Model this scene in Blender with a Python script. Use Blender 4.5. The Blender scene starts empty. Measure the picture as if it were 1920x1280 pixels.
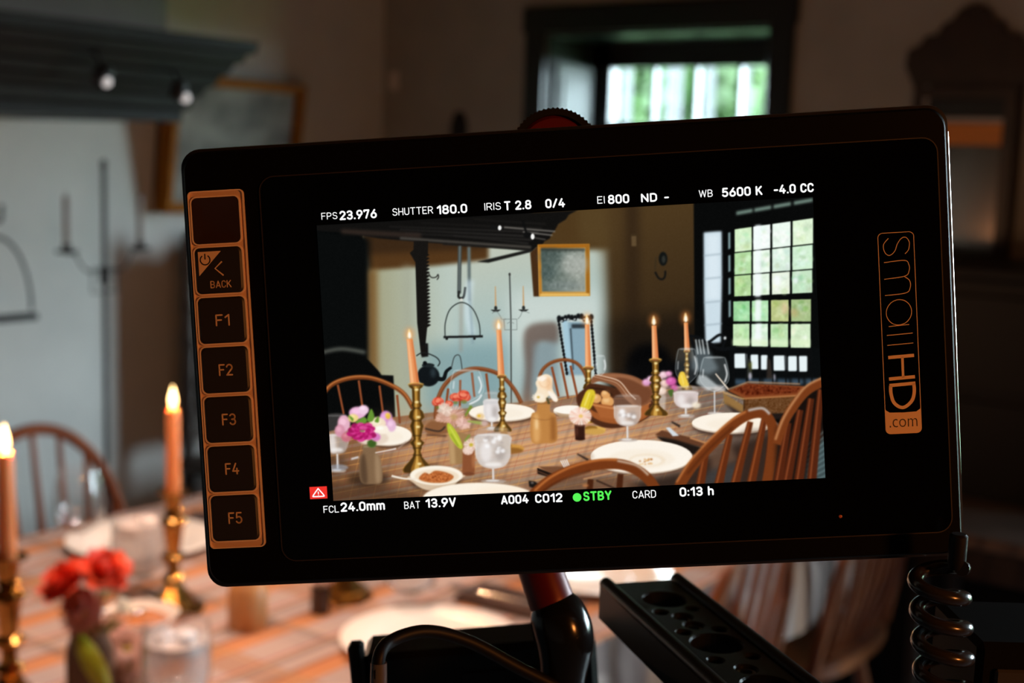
import bpy, math, random
import numpy as np
from mathutils import Vector, Matrix
random.seed(7)
sc = bpy.context.scene
COL = sc.collection
# ------------------------------------------------------------------ camera
# room frame: +X towards the window wall, +Y towards the fireplace wall, Z up; metres
cd = bpy.data.cameras.new('camera'); cam = bpy.data.objects.new('camera', cd); COL.objects.link(cam); sc.camera = cam
cr, cu_, cf = Vector((.5915, -.80556, .03456)), Vector((.09199, .11001, .98966)), Vector((.80104, .58221, -.13917))
cm = Matrix((cr, cu_, -cf)).transposed().to_4x4(); cm.translation = (0, 0, 1.5); cam.matrix_world = cm
cd.sensor_width = 36.0; cd.lens = 45.0; cd.clip_start = .02; cd.clip_end = 200
cd.dof.use_dof = True; cd.dof.focus_distance = .308; cd.dof.aperture_fstop = 15.0
# ------------------------------------------------------------------ sky, light, exposure
wd = bpy.data.worlds.new('sky'); sc.world = wd; wd.use_nodes = True
wn = wd.node_tree; bgn = wn.nodes['Background']
bgn.inputs[0].default_value = (.74, .86, 1.0, 1); bgn.inputs[1].default_value = 49.0      # overcast daylight
def lamp(name, kind, loc, power, col, **k):
    l = bpy.data.lights.new(name, kind); l.energy = power; l.color = col
    for a, v in k.items(): setattr(l, a, v)
    o = bpy.data.objects.new(name, l); COL.objects.link(o); o.location = loc
    return o
# added warm light behind the photographer, no lamp modelled; turns the monitor front amber
lamp('added_warm_light', 'POINT', (.16, -.71, 1.60), 15, (1, .31, .065), shadow_soft_size=.05)
# two added spots above the table, without fixtures, to brighten cloth and plates
for lx in (1.0, 1.62):
    lamp('added_table_spot', 'SPOT', (lx, 1.44, 2.5), 64, (1, .73, .60), shadow_soft_size=.06, spot_size=math.radians(62), spot_blend=.6)
# daylight portals filling the two window openings (they only guide the sky's light)
def portal(name, y0, y1, z0, z1):
    o = lamp(name, 'AREA', (4.34, (y0+y1)/2, (z0+z1)/2), 1, (1, 1, 1), shape='RECTANGLE', size=abs(z1-z0), size_y=abs(y1-y0))
    o.rotation_euler = (0, math.pi/2, 0); o.data.cycles.is_portal = True
portal('window_portal', 1.83, 2.71, .66, 1.96)
portal('window_portal', -2.7, -.7, .3, 2.25)
vs = sc.view_settings; vs.view_transform = 'Standard'; vs.look = 'None'; vs.exposure = 0; vs.gamma = 1; vs.use_curve_mapping = False
cy = sc.cycles; cy.use_denoising = True; cy.sample_clamp_indirect = 4; cy.max_bounces = 8; cy.transparent_max_bounces = 16; cy.caustics_reflective = False; cy.caustics_refractive = False
# ------------------------------------------------------------------ materials
MATS = {}
def nt(name):
    m = bpy.data.materials.new(name); m.use_nodes = True
    n = m.node_tree; return m, n, n.nodes['Principled BSDF']
def M(name, col, rough=.5, metal=0, spec=.5, noise=None, col2=None, emit=0, ecol=None, bump=0, sss=0, coat=0, stretch=(1, 1, 1)):
    if name in MATS: return MATS[name]
    m, n, b = nt(name); L = n.links
    b.inputs['Roughness'].default_value = rough; b.inputs['Metallic'].default_value = metal; b.inputs['Specular IOR Level'].default_value = spec
    b.inputs['Coat Weight'].default_value = coat
    b.inputs['Base Color'].default_value = (*col, 1)
    if sss:
        b.inputs['Subsurface Weight'].default_value = sss; b.inputs['Subsurface Radius'].default_value = (.02, .01, .005); b.inputs['Subsurface Scale'].default_value = .5
    if emit:
        b.inputs['Emission Strength'].default_value = emit; b.inputs['Emission Color'].default_value = (*(ecol or col), 1)
    if noise:
        tc = n.nodes.new('ShaderNodeTexCoord'); mp = n.nodes.new('ShaderNodeMapping'); mp.inputs['Scale'].default_value = stretch
        no = n.nodes.new('ShaderNodeTexNoise'); no.inputs['Scale'].default_value = noise; no.inputs['Detail'].default_value = 5
        L.new(tc.outputs['Object'], mp.inputs[0]); L.new(mp.outputs[0], no.inputs['Vector'])
        rp = n.nodes.new('ShaderNodeValToRGB'); rp.color_ramp.elements[0].position = .3; rp.color_ramp.elements[1].position = .7
        rp.color_ramp.elements[0].color = (*col, 1); rp.color_ramp.elements[1].color = (*(col2 or [c*.75 for c in col]), 1)
        L.new(no.outputs[0], rp.inputs[0]); L.new(rp.outputs[0], b.inputs['Base Color'])
        if bump:
            bp = n.nodes.new('ShaderNodeBump'); bp.inputs['Strength'].default_value = bump; bp.inputs['Distance'].default_value = .002
            L.new(no.outputs[0], bp.inputs['Height']); L.new(bp.outputs[0], b.inputs['Normal'])
    MATS[name] = m; return m
def emission(name, col, s):
    if name in MATS: return MATS[name]
    m, n, b = nt(name); e = n.nodes.new('ShaderNodeEmission'); e.inputs[0].default_value = (*col, 1); e.inputs[1].default_value = s
    n.links.new(e.outputs[0], n.nodes['Material Output'].inputs[0]); n.nodes.remove(b); MATS[name] = m; return m
def thin_glass(name, tint=(1, 1, 1), ior=1.5, rough=.02):
    if name in MATS: return MATS[name]
    m, n, b = nt(name); n.nodes.remove(b); L = n.links
    lw = n.nodes.new('ShaderNodeLayerWeight'); lw.inputs[0].default_value = .5; pw = n.nodes.new('ShaderNodeMath'); pw.operation = 'POWER'; pw.inputs[1].default_value = 3; L.new(lw.outputs['Facing'], pw.inputs[0])
    fr = n.nodes.new('ShaderNodeMath'); fr.operation = 'MULTIPLY_ADD'; fr.inputs[1].default_value = .85; fr.inputs[2].default_value = (ior-1)*.12; L.new(pw.outputs[0], fr.inputs[0])
    t = n.nodes.new('ShaderNodeBsdfTransparent'); t.inputs[0].default_value = (*tint, 1)
    g = n.nodes.new('ShaderNodeBsdfGlossy'); g.inputs['Roughness'].default_value = rough
    x = n.nodes.new('ShaderNodeMixShader'); L.new(fr.outputs[0], x.inputs[0]); L.new(t.outputs[0], x.inputs[1]); L.new(g.outputs[0], x.inputs[2])
    L.new(x.outputs[0], n.nodes['Material Output'].inputs[0]); MATS[name] = m; return m
def flame_mat():
    if 'flame' in MATS: return MATS['flame']
    m, n, b = nt('flame'); n.nodes.remove(b); L = n.links
    tc = n.nodes.new('ShaderNodeTexCoord'); sp = n.nodes.new('ShaderNodeSeparateXYZ'); rp = n.nodes.new('ShaderNodeValToRGB')
    L.new(tc.outputs['Generated'], sp.inputs[0]); L.new(sp.outputs[2], rp.inputs[0])
    r = rp.color_ramp; r.elements[0].color = (1, .42, .12, 1); r.elements[1].color = (1, .62, .25, 1); r.elements[0].position = 0; r.elements[1].position = .6
    e = n.nodes.new('ShaderNodeEmission'); e.inputs[1].default_value = 7; L.new(rp.outputs[0], e.inputs[0])
    t = n.nodes.new('ShaderNodeBsdfTransparent'); a = n.nodes.new('ShaderNodeAddShader'); L.new(e.outputs[0], a.inputs[0]); L.new(t.outputs[0], a.inputs[1])
    L.new(a.outputs[0], n.nodes['Material Output'].inputs[0]); MATS['flame'] = m; return m
# ------------------------------------------------------------------ mesh building
class MB:
    def __init__(s): s.v = []; s.f = []
    def add(s, v, f, mx=None):
        o = len(s.v); s.v += [tuple(mx @ Vector(p)) if mx else tuple(p) for p in v]; s.f += [tuple(i+o for i in q) for q in f]; return s
    def box(s, x0, x1, y0, y1, z0, z1, mx=None, ch=0):
        if ch:   # chamfered box: stacked inset loops
            def lp(z, i): return [(x0+i, y0, z), (x1-i, y0, z), (x1, y0+i, z), (x1, y1-i, z), (x1-i, y1, z), (x0+i, y1, z), (x0, y1-i, z), (x0, y0+i, z)]
            def ins(z): return [(min(max(x, x0+ch), x1-ch), min(max(y, y0+ch), y1-ch), z) for x, y, _ in lp(z, ch)]
            v = ins(z0) + lp(z0+ch, ch) + lp(z1-ch, ch) + ins(z1); f = [tuple(range(7, -1, -1)), tuple(range(24, 32))]
            for k in range(3):
                for i in range(8): j = (i+1) % 8; f.append((k*8+i, k*8+j, k*8+8+j, k*8+8+i))
            return s.add(v, f, mx)
        v = [(x, y, z) for z in (z0, z1) for y in (y0, y1) for x in (x0, x1)]
        return s.add(v, [(0, 2, 3, 1), (4, 5, 7, 6), (0, 1, 5, 4), (2, 6, 7, 3), (0, 4, 6, 2), (1, 3, 7, 5)], mx)
    def lathe(s, prof, seg=24, c=(0, 0, 0), mx=None, sx=1, sy=1, cap=True):
        v = []; f = []; n = len(prof)
        for r, z in prof:
            for i in range(seg):
                t = 2*math.pi*i/seg; v.append((c[0]+r*sx*math.cos(t), c[1]+r*sy*math.sin(t), c[2]+z))
        for k in range(n-1):
            for i in range(seg): j = (i+1) % seg; f.append((k*seg+i, k*seg+j, (k+1)*seg+j, (k+1)*seg+i))
        if cap:
            if prof[0][0] > 1e-6: f.append(tuple(range(seg-1, -1, -1)))
            if prof[-1][0] > 1e-6: f.append(tuple((n-1)*seg+i for i in range(seg)))
        return s.add(v, f, mx)
    def tube(s, pts, r, seg=10, closed=False, mx=None, flat=1.0):
        P = [Vector(p) for p in pts]; n = len(P); R = r if isinstance(r, (list, tuple)) else [r]*n
        v = []; f = []; up = None
        for k in range(n):
            a = P[(k-1) % n] if closed or k > 0 else P[k]; b = P[(k+1) % n] if closed or k < n-1 else P[k]
            t = (b-a).normalized() if (b-a).length > 1e-9 else Vector((0, 0, 1))
            if up is None: up = t.orthogonal().normalized()
            up = (up - t*up.dot(t)).normalized(); w = t.cross(up)
            for i in range(seg):
                q = 2*math.pi*i/seg; v.append(P[k] + R[k]*(math.cos(q)*up + flat*math.sin(q)*w))
        for k in range(n if closed else n-1):
            for i in range(seg): j = (i+1) % seg; m = (k+1) % n; f.append((k*seg+i, k*seg+j, m*seg+j, m*seg+i))
        if not closed: f += [tuple(range(seg-1, -1, -1)), tuple((n-1)*seg+i for i in range(seg))]
        return s.add(v, f, mx)
    def prism(s, poly, z0, z1, mx=None):
        n = len(poly); v = [(x, y, z0) for x, y in poly] + [(x, y, z1) for x, y in poly]
        f = [tuple(range(n-1, -1, -1)), tuple(range(n, 2*n))] + [(i, (i+1) % n, n+(i+1) % n, n+i) for i in range(n)]
        return s.add(v, f, mx)
    def ring(s, outer, inner, z0, z1, mx=None):   # frame between two loops of equal length
        n = len(outer); v = [(x, y, z) for z in (z0, z1) for lp in (outer, inner) for x, y in lp]; f = []
        for i in range(n):
            j = (i+1) % n
            f += [(i, n+i, n+j, j), (2*n+i, 2*n+j, 3*n+j, 3*n+i), (i, j, 2*n+j, 2*n+i), (n+i, 3*n+i, 3*n+j, n+j)]
        return s.add(v, f, mx)
    def ball(s, c, r, seg=16, n=10, mx=None):
        rr = r if isinstance(r, (list, tuple)) else (r, r, r)
        return s.lathe([(max(math.sin(math.pi*k/n), 1e-5), -math.cos(math.pi*k/n)*rr[2]/rr[0]) for k in range(n+1)], seg, (0, 0, 0),
                       (mx or Matrix()) @ Matrix.Translation(c) @ Matrix.Diagonal((rr[0], rr[1], rr[0], 1)), cap=False)
    def build(s, name, mat, parent=None, smooth=35, loc=None):
        me = bpy.data.meshes.new(name); me.from_pydata([tuple(p) for p in s.v], [], s.f); me.update()
        if smooth:
            me.polygons.foreach_set('use_smooth', [True]*len(me.polygons)); me.set_sharp_from_angle(angle=math.radians(smooth))
        o = bpy.data.objects.new(name, me); COL.objects.link(o)
        if mat: me.materials.append(mat)
        if parent: o.parent = parent
        if loc: o.location = loc
        return o
def rrect(w, h, r, n=6, cx=0, cy=0):
    out = []
    for sx, sy, a0 in ((1, 1, 0), (-1, 1, 90), (-1, -1, 180), (1, -1, 270)):
        for k in range(n+1):
            a = math.radians(a0+90*k/n); out.append((cx+sx*(w/2-r)+r*math.cos(a), cy+sy*(h/2-r)+r*math.sin(a)))
    return out
def spl(pts, n=8, closed=False):
    P = [Vector(p) for p in pts]; N = len(P); out = []
    for k in range(N if closed else N-1):
        if closed: a, b, c, d = P[(k-1) % N], P[k], P[(k+1) % N], P[(k+2) % N]
        else: a, b, c, d = P[max(k-1, 0)], P[k], P[k+1], P[min(k+2, N-1)]
        for i in range(n):
            t = i/n; out.append(.5*((2*b)+(c-a)*t+(2*a-5*b+4*c-d)*t*t+(3*b-a-3*c+d)*t**3))
    if not closed: out.append(P[-1])
    return out
def tag(o, label=None, cat=None, group=None, kind=None):
    for k, v in (('label', label), ('category', cat), ('group', group), ('kind', kind)):
        if v: o[k] = v
    return o
def thing(name, label, cat, loc=(0, 0, 0), rz=0, group=None):
    o = bpy.data.objects.new(name, None); o.empty_display_size = .05; COL.objects.link(o); o.location = loc; o.rotation_euler = (0, 0, rz)
    return tag(o, label, cat, group)
def struct(o): o['kind'] = 'structure'; return o
def dup(root, loc, rz=0, label=None, scale=None):
    r = root.copy(); COL.objects.link(r); r.location = loc; r.rotation_euler = (0, 0, rz)
    if label: r['label'] = label
    if scale: r.scale = (scale,)*3
    for ch in root.children:
        c = ch.copy(); COL.objects.link(c); c.parent = r
        for g in ch.children:
            d = g.copy(); COL.objects.link(d); d.parent = c
    return r
# shared materials
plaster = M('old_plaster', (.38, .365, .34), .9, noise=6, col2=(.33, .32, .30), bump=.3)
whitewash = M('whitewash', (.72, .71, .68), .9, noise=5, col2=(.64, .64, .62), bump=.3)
black_paint = M('black_gloss_paint', (.012, .013, .013), .28)
jamb_panel_grey = M('jamb_light_grey', (.075, .078, .08), .6)
iron = M('wrought_iron', (.03, .03, .032), .55, .6, noise=40)
brass = M('aged_brass', (.58, .31, .085), .22, 1, noise=25, col2=(.38, .18, .045))
wood = M('chair_wood', (.30, .095, .03), .32, noise=18, col2=(.16, .045, .014), stretch=(1, 1, .2), coat=.1)
darkwood = M('dark_wood', (.035, .018, .010), .4, noise=14, col2=(.02, .01, .006))
floor_wood = M('grey_floor_board', (.10, .095, .10), .5, noise=9, col2=(.06, .056, .06), stretch=(.15, 1, 1))
porcelain = M('porcelain', (.92, .88, .82), .18)
glassy = thin_glass('drinking_glass', ior=1.45)
pane_glass = thin_glass('window_glass', (.95, 1, .97), 1.35, 0)
# ================================================================== the room
CE = 2.55
def slab(name, x0, x1, y0, y1, z0, z1, mat): return struct(MB().box(x0, x1, y0, y1, z0, z1).build(name, mat, smooth=0))
# floor: a base and its boards
flo = slab('floor', -4.2, 4.5, -3.4, 3.9, -.12, -.022, M('floor_shadow_gap', (.02, .02, .02), .9))
y = -3.2; k = 0
bw = .19
while y < 3.5:
    b = MB().box(-4.0, 3.88, 0, bw-.006, -.022, 0, ch=.003).build('plank', floor_wood, flo, loc=(random.uniform(-.02, 0), y, random.uniform(-.002, 0))) if k == 0 else None
    if k == 0: pl0 = b
    else:
        b = pl0.copy(); COL.objects.link(b); b.parent = flo; b.location = (random.uniform(-.02, 0), y, random.uniform(-.002, .0))
    y += bw; k += 1
dark_panel = M('dark_panelling', (.11, .075, .05), .7, noise=8)
slab('ceiling', -4.2, 4.5, -3.4, 3.9, CE, CE+.12, dark_panel)
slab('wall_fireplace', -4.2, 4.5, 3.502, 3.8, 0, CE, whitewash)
slab('wall_back', -4.3, -4.0, -3.4, 3.502, 0, CE, dark_panel)
slab('wall_far_side', -4.0, 4.5, -3.5, -3.2, 0, CE, dark_panel)
WX, D = 3.883, .45     # window wall plane and thickness
wall = MB(); OP = [(-2.7, -.7), (1.832, 2.709)]; ZZ = [(.3, 2.25), (.66, 1.962)]
ys = [-3.2, -2.7, -.7, 1.832, 2.709, 3.502]
for i in range(5):
    if i in (1, 3):
        Z0, Z1 = ZZ[i//2]
        wall.box(WX, WX+D, ys[i], ys[i+1], 0, Z0); wall.box(WX, WX+D, ys[i], ys[i+1], Z1, CE)
    else: wall.box(WX, WX+D, ys[i], ys[i+1], 0, CE)
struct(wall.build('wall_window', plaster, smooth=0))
struct(MB().box(WX-.022, WX, 2.79, 3.502, 0, .14).box(WX-.022, WX, 1.0, 1.75, 0, .14).build('baseboard_window', black_paint, smooth=0))
def window(name, y0, y1, Z0, Z1, cols, n_up, n_lo):
    w = struct(thing(name, None, None))
    # casing on the room side
    c = MB(); cw = .085
    for a, b, p, q in ((y0-cw, y0, Z0-.02, Z1+cw), (y1, y1+cw, Z0-.02, Z1+cw)): c.box(WX-.03, WX, a, b, p, q, ch=.006)
    c.box(WX-.034, WX, y0-cw-.01, y1+cw+.01, Z1, Z1+cw+.006, ch=.006); c.build('casing', black_paint, w)
    MB().box(WX-.07, WX+.30, y0-.1, y1+.1, Z0-.045, Z0, ch=.006).build('sill', black_paint, w)
    # deep reveal: glossy black head and jambs, grey panels standing in for window light reflected on them
    MB().box(WX, WX+D, y0, y1, Z1-.012, Z1-.001).build('head_lining', black_paint, w)
    for s, yy in ((1, y0), (-1, y1)):
        a, b = sorted((yy, yy+s*.012)); MB().box(WX, WX+D, a, b, Z0, Z1-.012).build('jamb_lining', black_paint, w)
        a, b = sorted((yy+s*.012, yy+s*.03)); sh = MB().box(WX+.028, WX+.27, a, b, Z0+.06, Z1-.10, ch=.004).build('jamb_light_leaf', jamb_panel_grey, w)
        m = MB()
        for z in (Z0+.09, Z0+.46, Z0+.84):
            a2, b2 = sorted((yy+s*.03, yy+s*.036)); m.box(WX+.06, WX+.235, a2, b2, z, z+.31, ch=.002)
        m.build('jamb_light_panel', jamb_panel_grey, sh)
    SX = WX+.30; yi0, yi1 = y0+.012, y1-.012
    f = MB().box(SX, SX+.06, yi0, yi0+.075, Z0, Z1-.012).box(SX, SX+.06, yi1-.075, yi1, Z0, Z1-.012).box(SX, SX+.06, yi0, yi1, Z1-.1, Z1-.012).box(SX, SX+.06, yi0, yi1, Z0, Z0+.04)
    f.build('sash_frame', black_paint, w)
    zt, zb = Z1-.1, Z0+.04; zm = zb+(zt-zb)*.432; MB().box(SX+.005, SX+.055, yi0+.075, yi1-.075, zm-.025, zm+.025).build('meeting_rail', black_paint, w)
    ya, yb = yi0+.075, yi1-.075; pw = (yb-ya)/cols
    up = np.linspace(zm+.025, zt, n_up+1); lo = np.linspace(zb, zm-.025, n_lo+1); rows = list(zip(up, up[1:]))+list(zip(lo, lo[1:]))
    for i in range(1, cols): MB().box(SX+.012, SX+.045, ya+i*pw-.008, ya+i*pw+.008, zb, zt).build('muntin', black_paint, w)
    for z in list(up[1:-1])+list(lo[1:-1]): MB().box(SX+.013, SX+.044, ya, yb, z-.008, z+.008).build('muntin', black_paint, w)
    for i in range(cols):
        for p, q in rows: MB().box(SX+.027, SX+.030, ya+i*pw, ya+(i+1)*pw, p, q).build('pane', pane_glass, w, smooth=0)
    return w
window('window_1', *OP[1], *ZZ[1], 4, 3, 2); window('window_2', *OP[0], *ZZ[0], 6, 3, 3)
# ------------------------------------------------------------------ outside
lawn = struct(MB().box(4.6, 60, -30, 40, -.5, -.45).build('ground_outside', M('lawn', (.035, .075, .02), .9, noise=.8, col2=(.05, .09, .03)), smooth=0))
bark = M('birch_bark', (.032, .032, .034), .8, noise=5, col2=(.022, .022, .024), stretch=(1, 1, 3))
def trunk(x, y, r, h, lean, label):
    t = thing('birch_tree', label, 'tree', (x, y, -.45), group='birches on the lawn outside')
    pts = [(lean*z/h + .03*math.sin(z*1.3), .02*math.cos(z), z) for z in np.linspace(0, h, 9)]
    MB().tube(pts, [r*(1.15-.5*k/8) for k in range(9)], 10).build('trunk', bark, t)
    m = MB()
    for k in range(4):
        z = h*(.5+.12*k); a = random.uniform(0, 6.28); m.tube([(lean*z/h, 0, z), (lean*z/h+.7*math.cos(a), .7*math.sin(a), z+.6)], [r*.35, r*.15], 6)
    m.build('branch', bark, t)
def crown(x, y, z, R, n, col, label, size=.16, group='leafy trees beyond the lawn'):
    t = thing('leafy_tree', label, 'tree', (x, y, -.45), group=group)
    rnd = np.random.default_rng(int(x*97+y*31) % 9999)
    MB().tube([(0, 0, 0), (.1, .05, z*.6), (0, 0, z+.5)], [.18, .13, .06], 8).build('trunk', M('tree_bark', (.09, .07, .05), .9, noise=10), t)
    d = rnd.normal(size=(n, 3)); d /= np.linalg.norm(d, axis=1)[:, None]; p = d*(rnd.random(n)**.4)[:, None]*np.array(R)+np.array((0, 0, z+.45))
    a = rnd.normal(size=(n, 3)); a /= np.linalg.norm(a, axis=1)[:, None]; b = np.cross(a, rnd.normal(size=(n, 3))); b /= np.linalg.norm(b, axis=1)[:, None]
    s = size*(.6+.8*rnd.random(n))[:, None]
    V = np.stack([p-a*s, p+b*s*.5, p+a*s, p-b*s*.5], 1).reshape(-1, 3)
    me = bpy.data.meshes.new('crown'); me.from_pydata(V.tolist(), [], np.arange(4*n).reshape(-1, 4).tolist()); me.materials.append(col)
    o = bpy.data.objects.new('crown', me); COL.objects.link(o); o.parent = t; o['kind'] = 'stuff'
def leafmat(name, c1, c2):
    m, n, b = nt(name); L = n.links; b.inputs['Roughness'].default_value = .6
    tc = n.nodes.new('ShaderNodeTexCoord'); no = n.nodes.new('ShaderNodeTexNoise'); no.inputs['Scale'].default_value = 1.1; rp = n.nodes.new('ShaderNodeValToRGB')
    rp.color_ramp.elements[0].color = (*c1, 1); rp.color_ramp.elements[1].color = (*c2, 1); rp.color_ramp.elements[0].position = .35; rp.color_ramp.elements[1].position = .65
    L.new(tc.outputs['Object'], no.inputs['Vector']); L.new(no.outputs[0], rp.inputs[0]); L.new(rp.outputs[0], b.inputs['Base Color'])
    tr = n.nodes.new('ShaderNodeBsdfTranslucent'); L.new(rp.outputs[0], tr.inputs[0]); x = n.nodes.new('ShaderNodeMixShader'); x.inputs[0].default_value = .4
    L.new(b.outputs[0], x.inputs[1]); L.new(tr.outputs[0], x.inputs[2]); L.new(x.outputs[0], n.nodes['Material Output'].inputs[0]); return m
lm = [leafmat('leaves_fresh', (.024, .058, .016), (.065, .11, .04)), leafmat('leaves_deep', (.016, .040, .015), (.045, .08, .034)), leafmat('leaves_autumn', (.04, .05, .016), (.09, .06, .02))]
# ------------------------------------------------------------------ fireplace hood
hood_mat = M('hood_dark_paint', (.013, .0125, .012), .55, noise=20, col2=(.008, .008, .008), spec=.25)
hd = thing('fireplace_hood', 'dark moulded chimney hood with stepped cornice over the hearth', 'chimney hood', (0, 0, 0))
prof = [(0, 1.575), (.012, 1.575), (.012, 1.603), (.028, 1.612), (.034, 1.640), (.05, 1.648), (.058, 1.668), (.075, 1.676), (.083, 1.70), (.10, 1.708), (.112, 1.735), (.128, 1.742), (.135, 1.762), (.154, 1.768), (.158, 1.80), (.05, 1.812), (.0, 1.812)]
v = []; f = []
for d, z in prof: v += [(-1.2, 3.50, z), (-1.2, 2.852-d, z), (2.32+d, 2.852-d, z), (2.32+d, 3.50, z)]
for k in range(len(prof)-1):
    for i in range(3): f.append((k*4+i, k*4+i+1, k*4+5+i, k*4+4+i))
f += [(0, 3, 2, 1), tuple((len(prof)-1)*4+i for i in range(4))]
MB().add(v, f).build('cornice', hood_mat, hd, smooth=0)
MB().box(-1.2, 2.33, 2.9, 3.5, 1.812, CE).build('chimney_breast', plaster, hd, smooth=0)
def spot(x, y, z, dx, label):
    s = thing('hood_spotlight', label, 'spotlight', (x, y, z), group='small spotlights under the hood cornice')
    MB().tube([(0, .05, .055), (0, .02, .05), (0, 0, .02)], .004, 8).build('stem', iron, s)
    MB().lathe([(.008, .028), (.018, .02), (.022, .0), (.020, -.022), (.017, -.022), (.001, -.01)], 16, mx=Matrix.Rotation(dx, 4, 'Y')).build('shade', iron, s)
    MB().ball((.014*math.sin(-dx)+.012, -.014, -.016), .0125, 14, 8).build('bulb', M('lit_bulb', (.9, .9, .92), .3, emit=.55, ecol=(1, .98, 1)), s)
spot(1.945, 2.66, 1.672, .9, 'small dark spotlight farther from the painting, under the hood cornice')
spot(2.175, 2.66, 1.648, .2, 'small dark spotlight nearer the gilt painting, under the hood cornice')
# ------------------------------------------------------------------ painting on the fireplace wall
gilt = M('gilt_frame', (.36, .125, .006), .6, 0, spec=.12, noise=30, col2=(.26, .085, .004))
pt = thing('framed_painting', 'gilt-framed grey landscape painting leaning out from the fireplace wall', 'painting', (3.055, 3.44, 1.52))
pt.rotation_euler = (math.radians(7), 0, 0)
mx = Matrix.Rotation(math.radians(90), 4, 'X')
w_, h_ = .60, .46
MB().ring(rrect(w_, h_, .002, 1), rrect(w_-.07, h_-.07, .002, 1), -.025, .02, mx).ring(rrect(w_-.015, h_-.015, .002, 1), rrect(w_-.05, h_-.05, .002, 1), .02, .028, mx).build('gilt_frame', gilt, pt, smooth=0)
MB().box(-w_/2, w_/2, .025, .045, -h_/2, h_/2).build('backing_board', M('frame_backing', (.10, .045, .02), .7), pt, smooth=0)
MB().box(-w_/2+.03, w_/2-.03, .0, .012, -h_/2+.03, h_/2-.03).build('canvas', M('canvas_paint', (.40, .39, .35), .8, spec=.1, noise=5, col2=(.085, .085, .09), stretch=(1, 1, 1.6)), pt, smooth=0)
# ------------------------------------------------------------------ floor candelabra by the wall
cb = thing('floor_candelabra', 'tall iron floor candelabra with two unlit candles by the pale wall', 'candelabra', (2.341, 3.2, 0))
MB().tube([(0, 0, .18), (0, 0, .8), (0, 0, 1.44)], .0075, 8).ball((0, 0, 1.45), (.010, .010, .016)).build('pole', iron, cb)
for k in range(3):
    a = k*2.094+.4; MB().tube(spl([(0, 0, .2), (.08*math.cos(a), .08*math.sin(a), .16), (.19*math.cos(a), .19*math.sin(a), 0)]), .007, 6).build('leg', iron, cb)
MB().tube([(-.045, 0, 1.075), (.045, 0, 1.075), (.045, 0, 1.145), (-.045, 0, 1.145)], .003, 6, closed=True).lathe([(.014, 1.10), (.014, 1.15)], 10).build('slider', iron, cb)
wax_white = M('white_wax', (.30, .24, .21), .5, sss=.2)
for s in (-1, 1):
    MB().tube(spl([(s*.012, 0, 1.135), (s*.06, 0, 1.14), (s*.085, 0, 1.165), (s*.1, 0, 1.19), (s*.128, 0, 1.193)]), .003, 6).build('arm', iron, cb)
    MB().lathe([(.002, 1.192), (.030, 1.196), (.034, 1.203), (.030, 1.203), (.012, 1.2), (.012, 1.222), (.008, 1.222)], 18, (s*.128, 0, 0)).build('drip_pan', iron, cb)
    c = thing('unlit_candle', 'thin unlit white candle on the '+('hood' if s < 0 else 'painting')+' side of the iron candelabra', 'candle', (2.341+s*.128, 3.2, 1.203), group='unlit candles on the floor candelabra')
    MB().lathe([(.0095, 0), (.0085, .15), (.004, .158), (.001, .16)], 12).build('wax', wax_white, c); MB().tube([(0, 0, .158), (.001, 0, .168)], .001, 5).build('wick', M('wick', (.02, .02, .02), .9), c)
# ------------------------------------------------------------------ hoop trivet hanging from the hood
hp = thing('hanging_hoop_trivet', 'iron half-hoop trivet hanging on straps under the hood', 'trivet', (1.815, 2.92, 1.06))
MB().tube([(.098*math.cos(t), 0, .02+.19*math.sin(t)) for t in np.linspace(0, math.pi, 24)], .0045, 8).build('hoop', iron, hp)
MB().box(-.11, .11, -.014, .014, -.006, .012, ch=.003).build('bar', iron, hp)
MB().tube(spl([(0, 0, .205), (-.012, 0, .23), (-.004, 0, .25), (.016, 0, .25), (.02, 0, .29)]), .005, 8).build('hook', iron, hp)
for dx in (-.035, -.008): MB().box(dx-.008, dx+.008, -.003, .003, .235, .515).build('strap', iron, hp)
# ------------------------------------------------------------------ window wall: switch, sconce, looking glass
sw = thing('wall_switch', 'small pale switch plate on the shaded wall by the corner', 'switch', (WX, 3.44, 1.80))
MB().box(-.008, 0, -.022, .022, -.035, .035, ch=.003).build('plate', M('switch_plastic', (.75, .7, .68), .4), sw); MB().box(-.013, -.008, -.005, .005, -.01, .01).build('toggle', M('switch_plastic', (0, 0, 0)), sw)
sn = thing('wall_sconce', 'black iron wall sconce with oval back plate beside the window', 'sconce', (WX, 3.107, 1.60))
MB().lathe([(.001, .012), (.6, .012), (1, .004), (1, 0)], 24, mx=Matrix.Translation((0, 0, .01)) @ Matrix.Rotation(-math.pi/2, 4, 'Y') @ Matrix.Diagonal((.075, .042, 1, 1))).build('back_plate', iron, sn)
MB().tube(spl([(-.01, 0, -.06), (-.03, 0, -.12), (-.07, .02, -.14), (-.09, .04, -.10)]), .006, 8).lathe([(.003, -.10), (.024, -.092), (.026, -.085), (.012, -.088)], 14, (-.09, .04, 0)).build('arm', iron, sn)
mr = thing('looking_glass', 'dark carved looking glass with painted amber reflection on the shaded wall', 'mirror', (WX, 1.19, 1.2))
def scroll(h): # half outline of the frame: (distance from axis, height)
    return [(.0, h), (.035, h-.012), (.06, h-.045), (.085, h-.055), (.10, h-.085), (.135, h-.09), (.15, h-.115), (.185, h-.13), (.19, h-.175), (.17, h-.215), (.158, h-.24)]
o1 = scroll(.80); out = o1 + [(.158, .02), (.12, -.05), (.05, -.03), (.0, -.07)]
out = out + [(-x, z) for x, z in reversed(out[1:-1])]
mxw = Matrix(((0, 0, -1, 0), (1, 0, 0, 0), (0, 1, 0, 0), (0, 0, 0, 1)))
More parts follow.
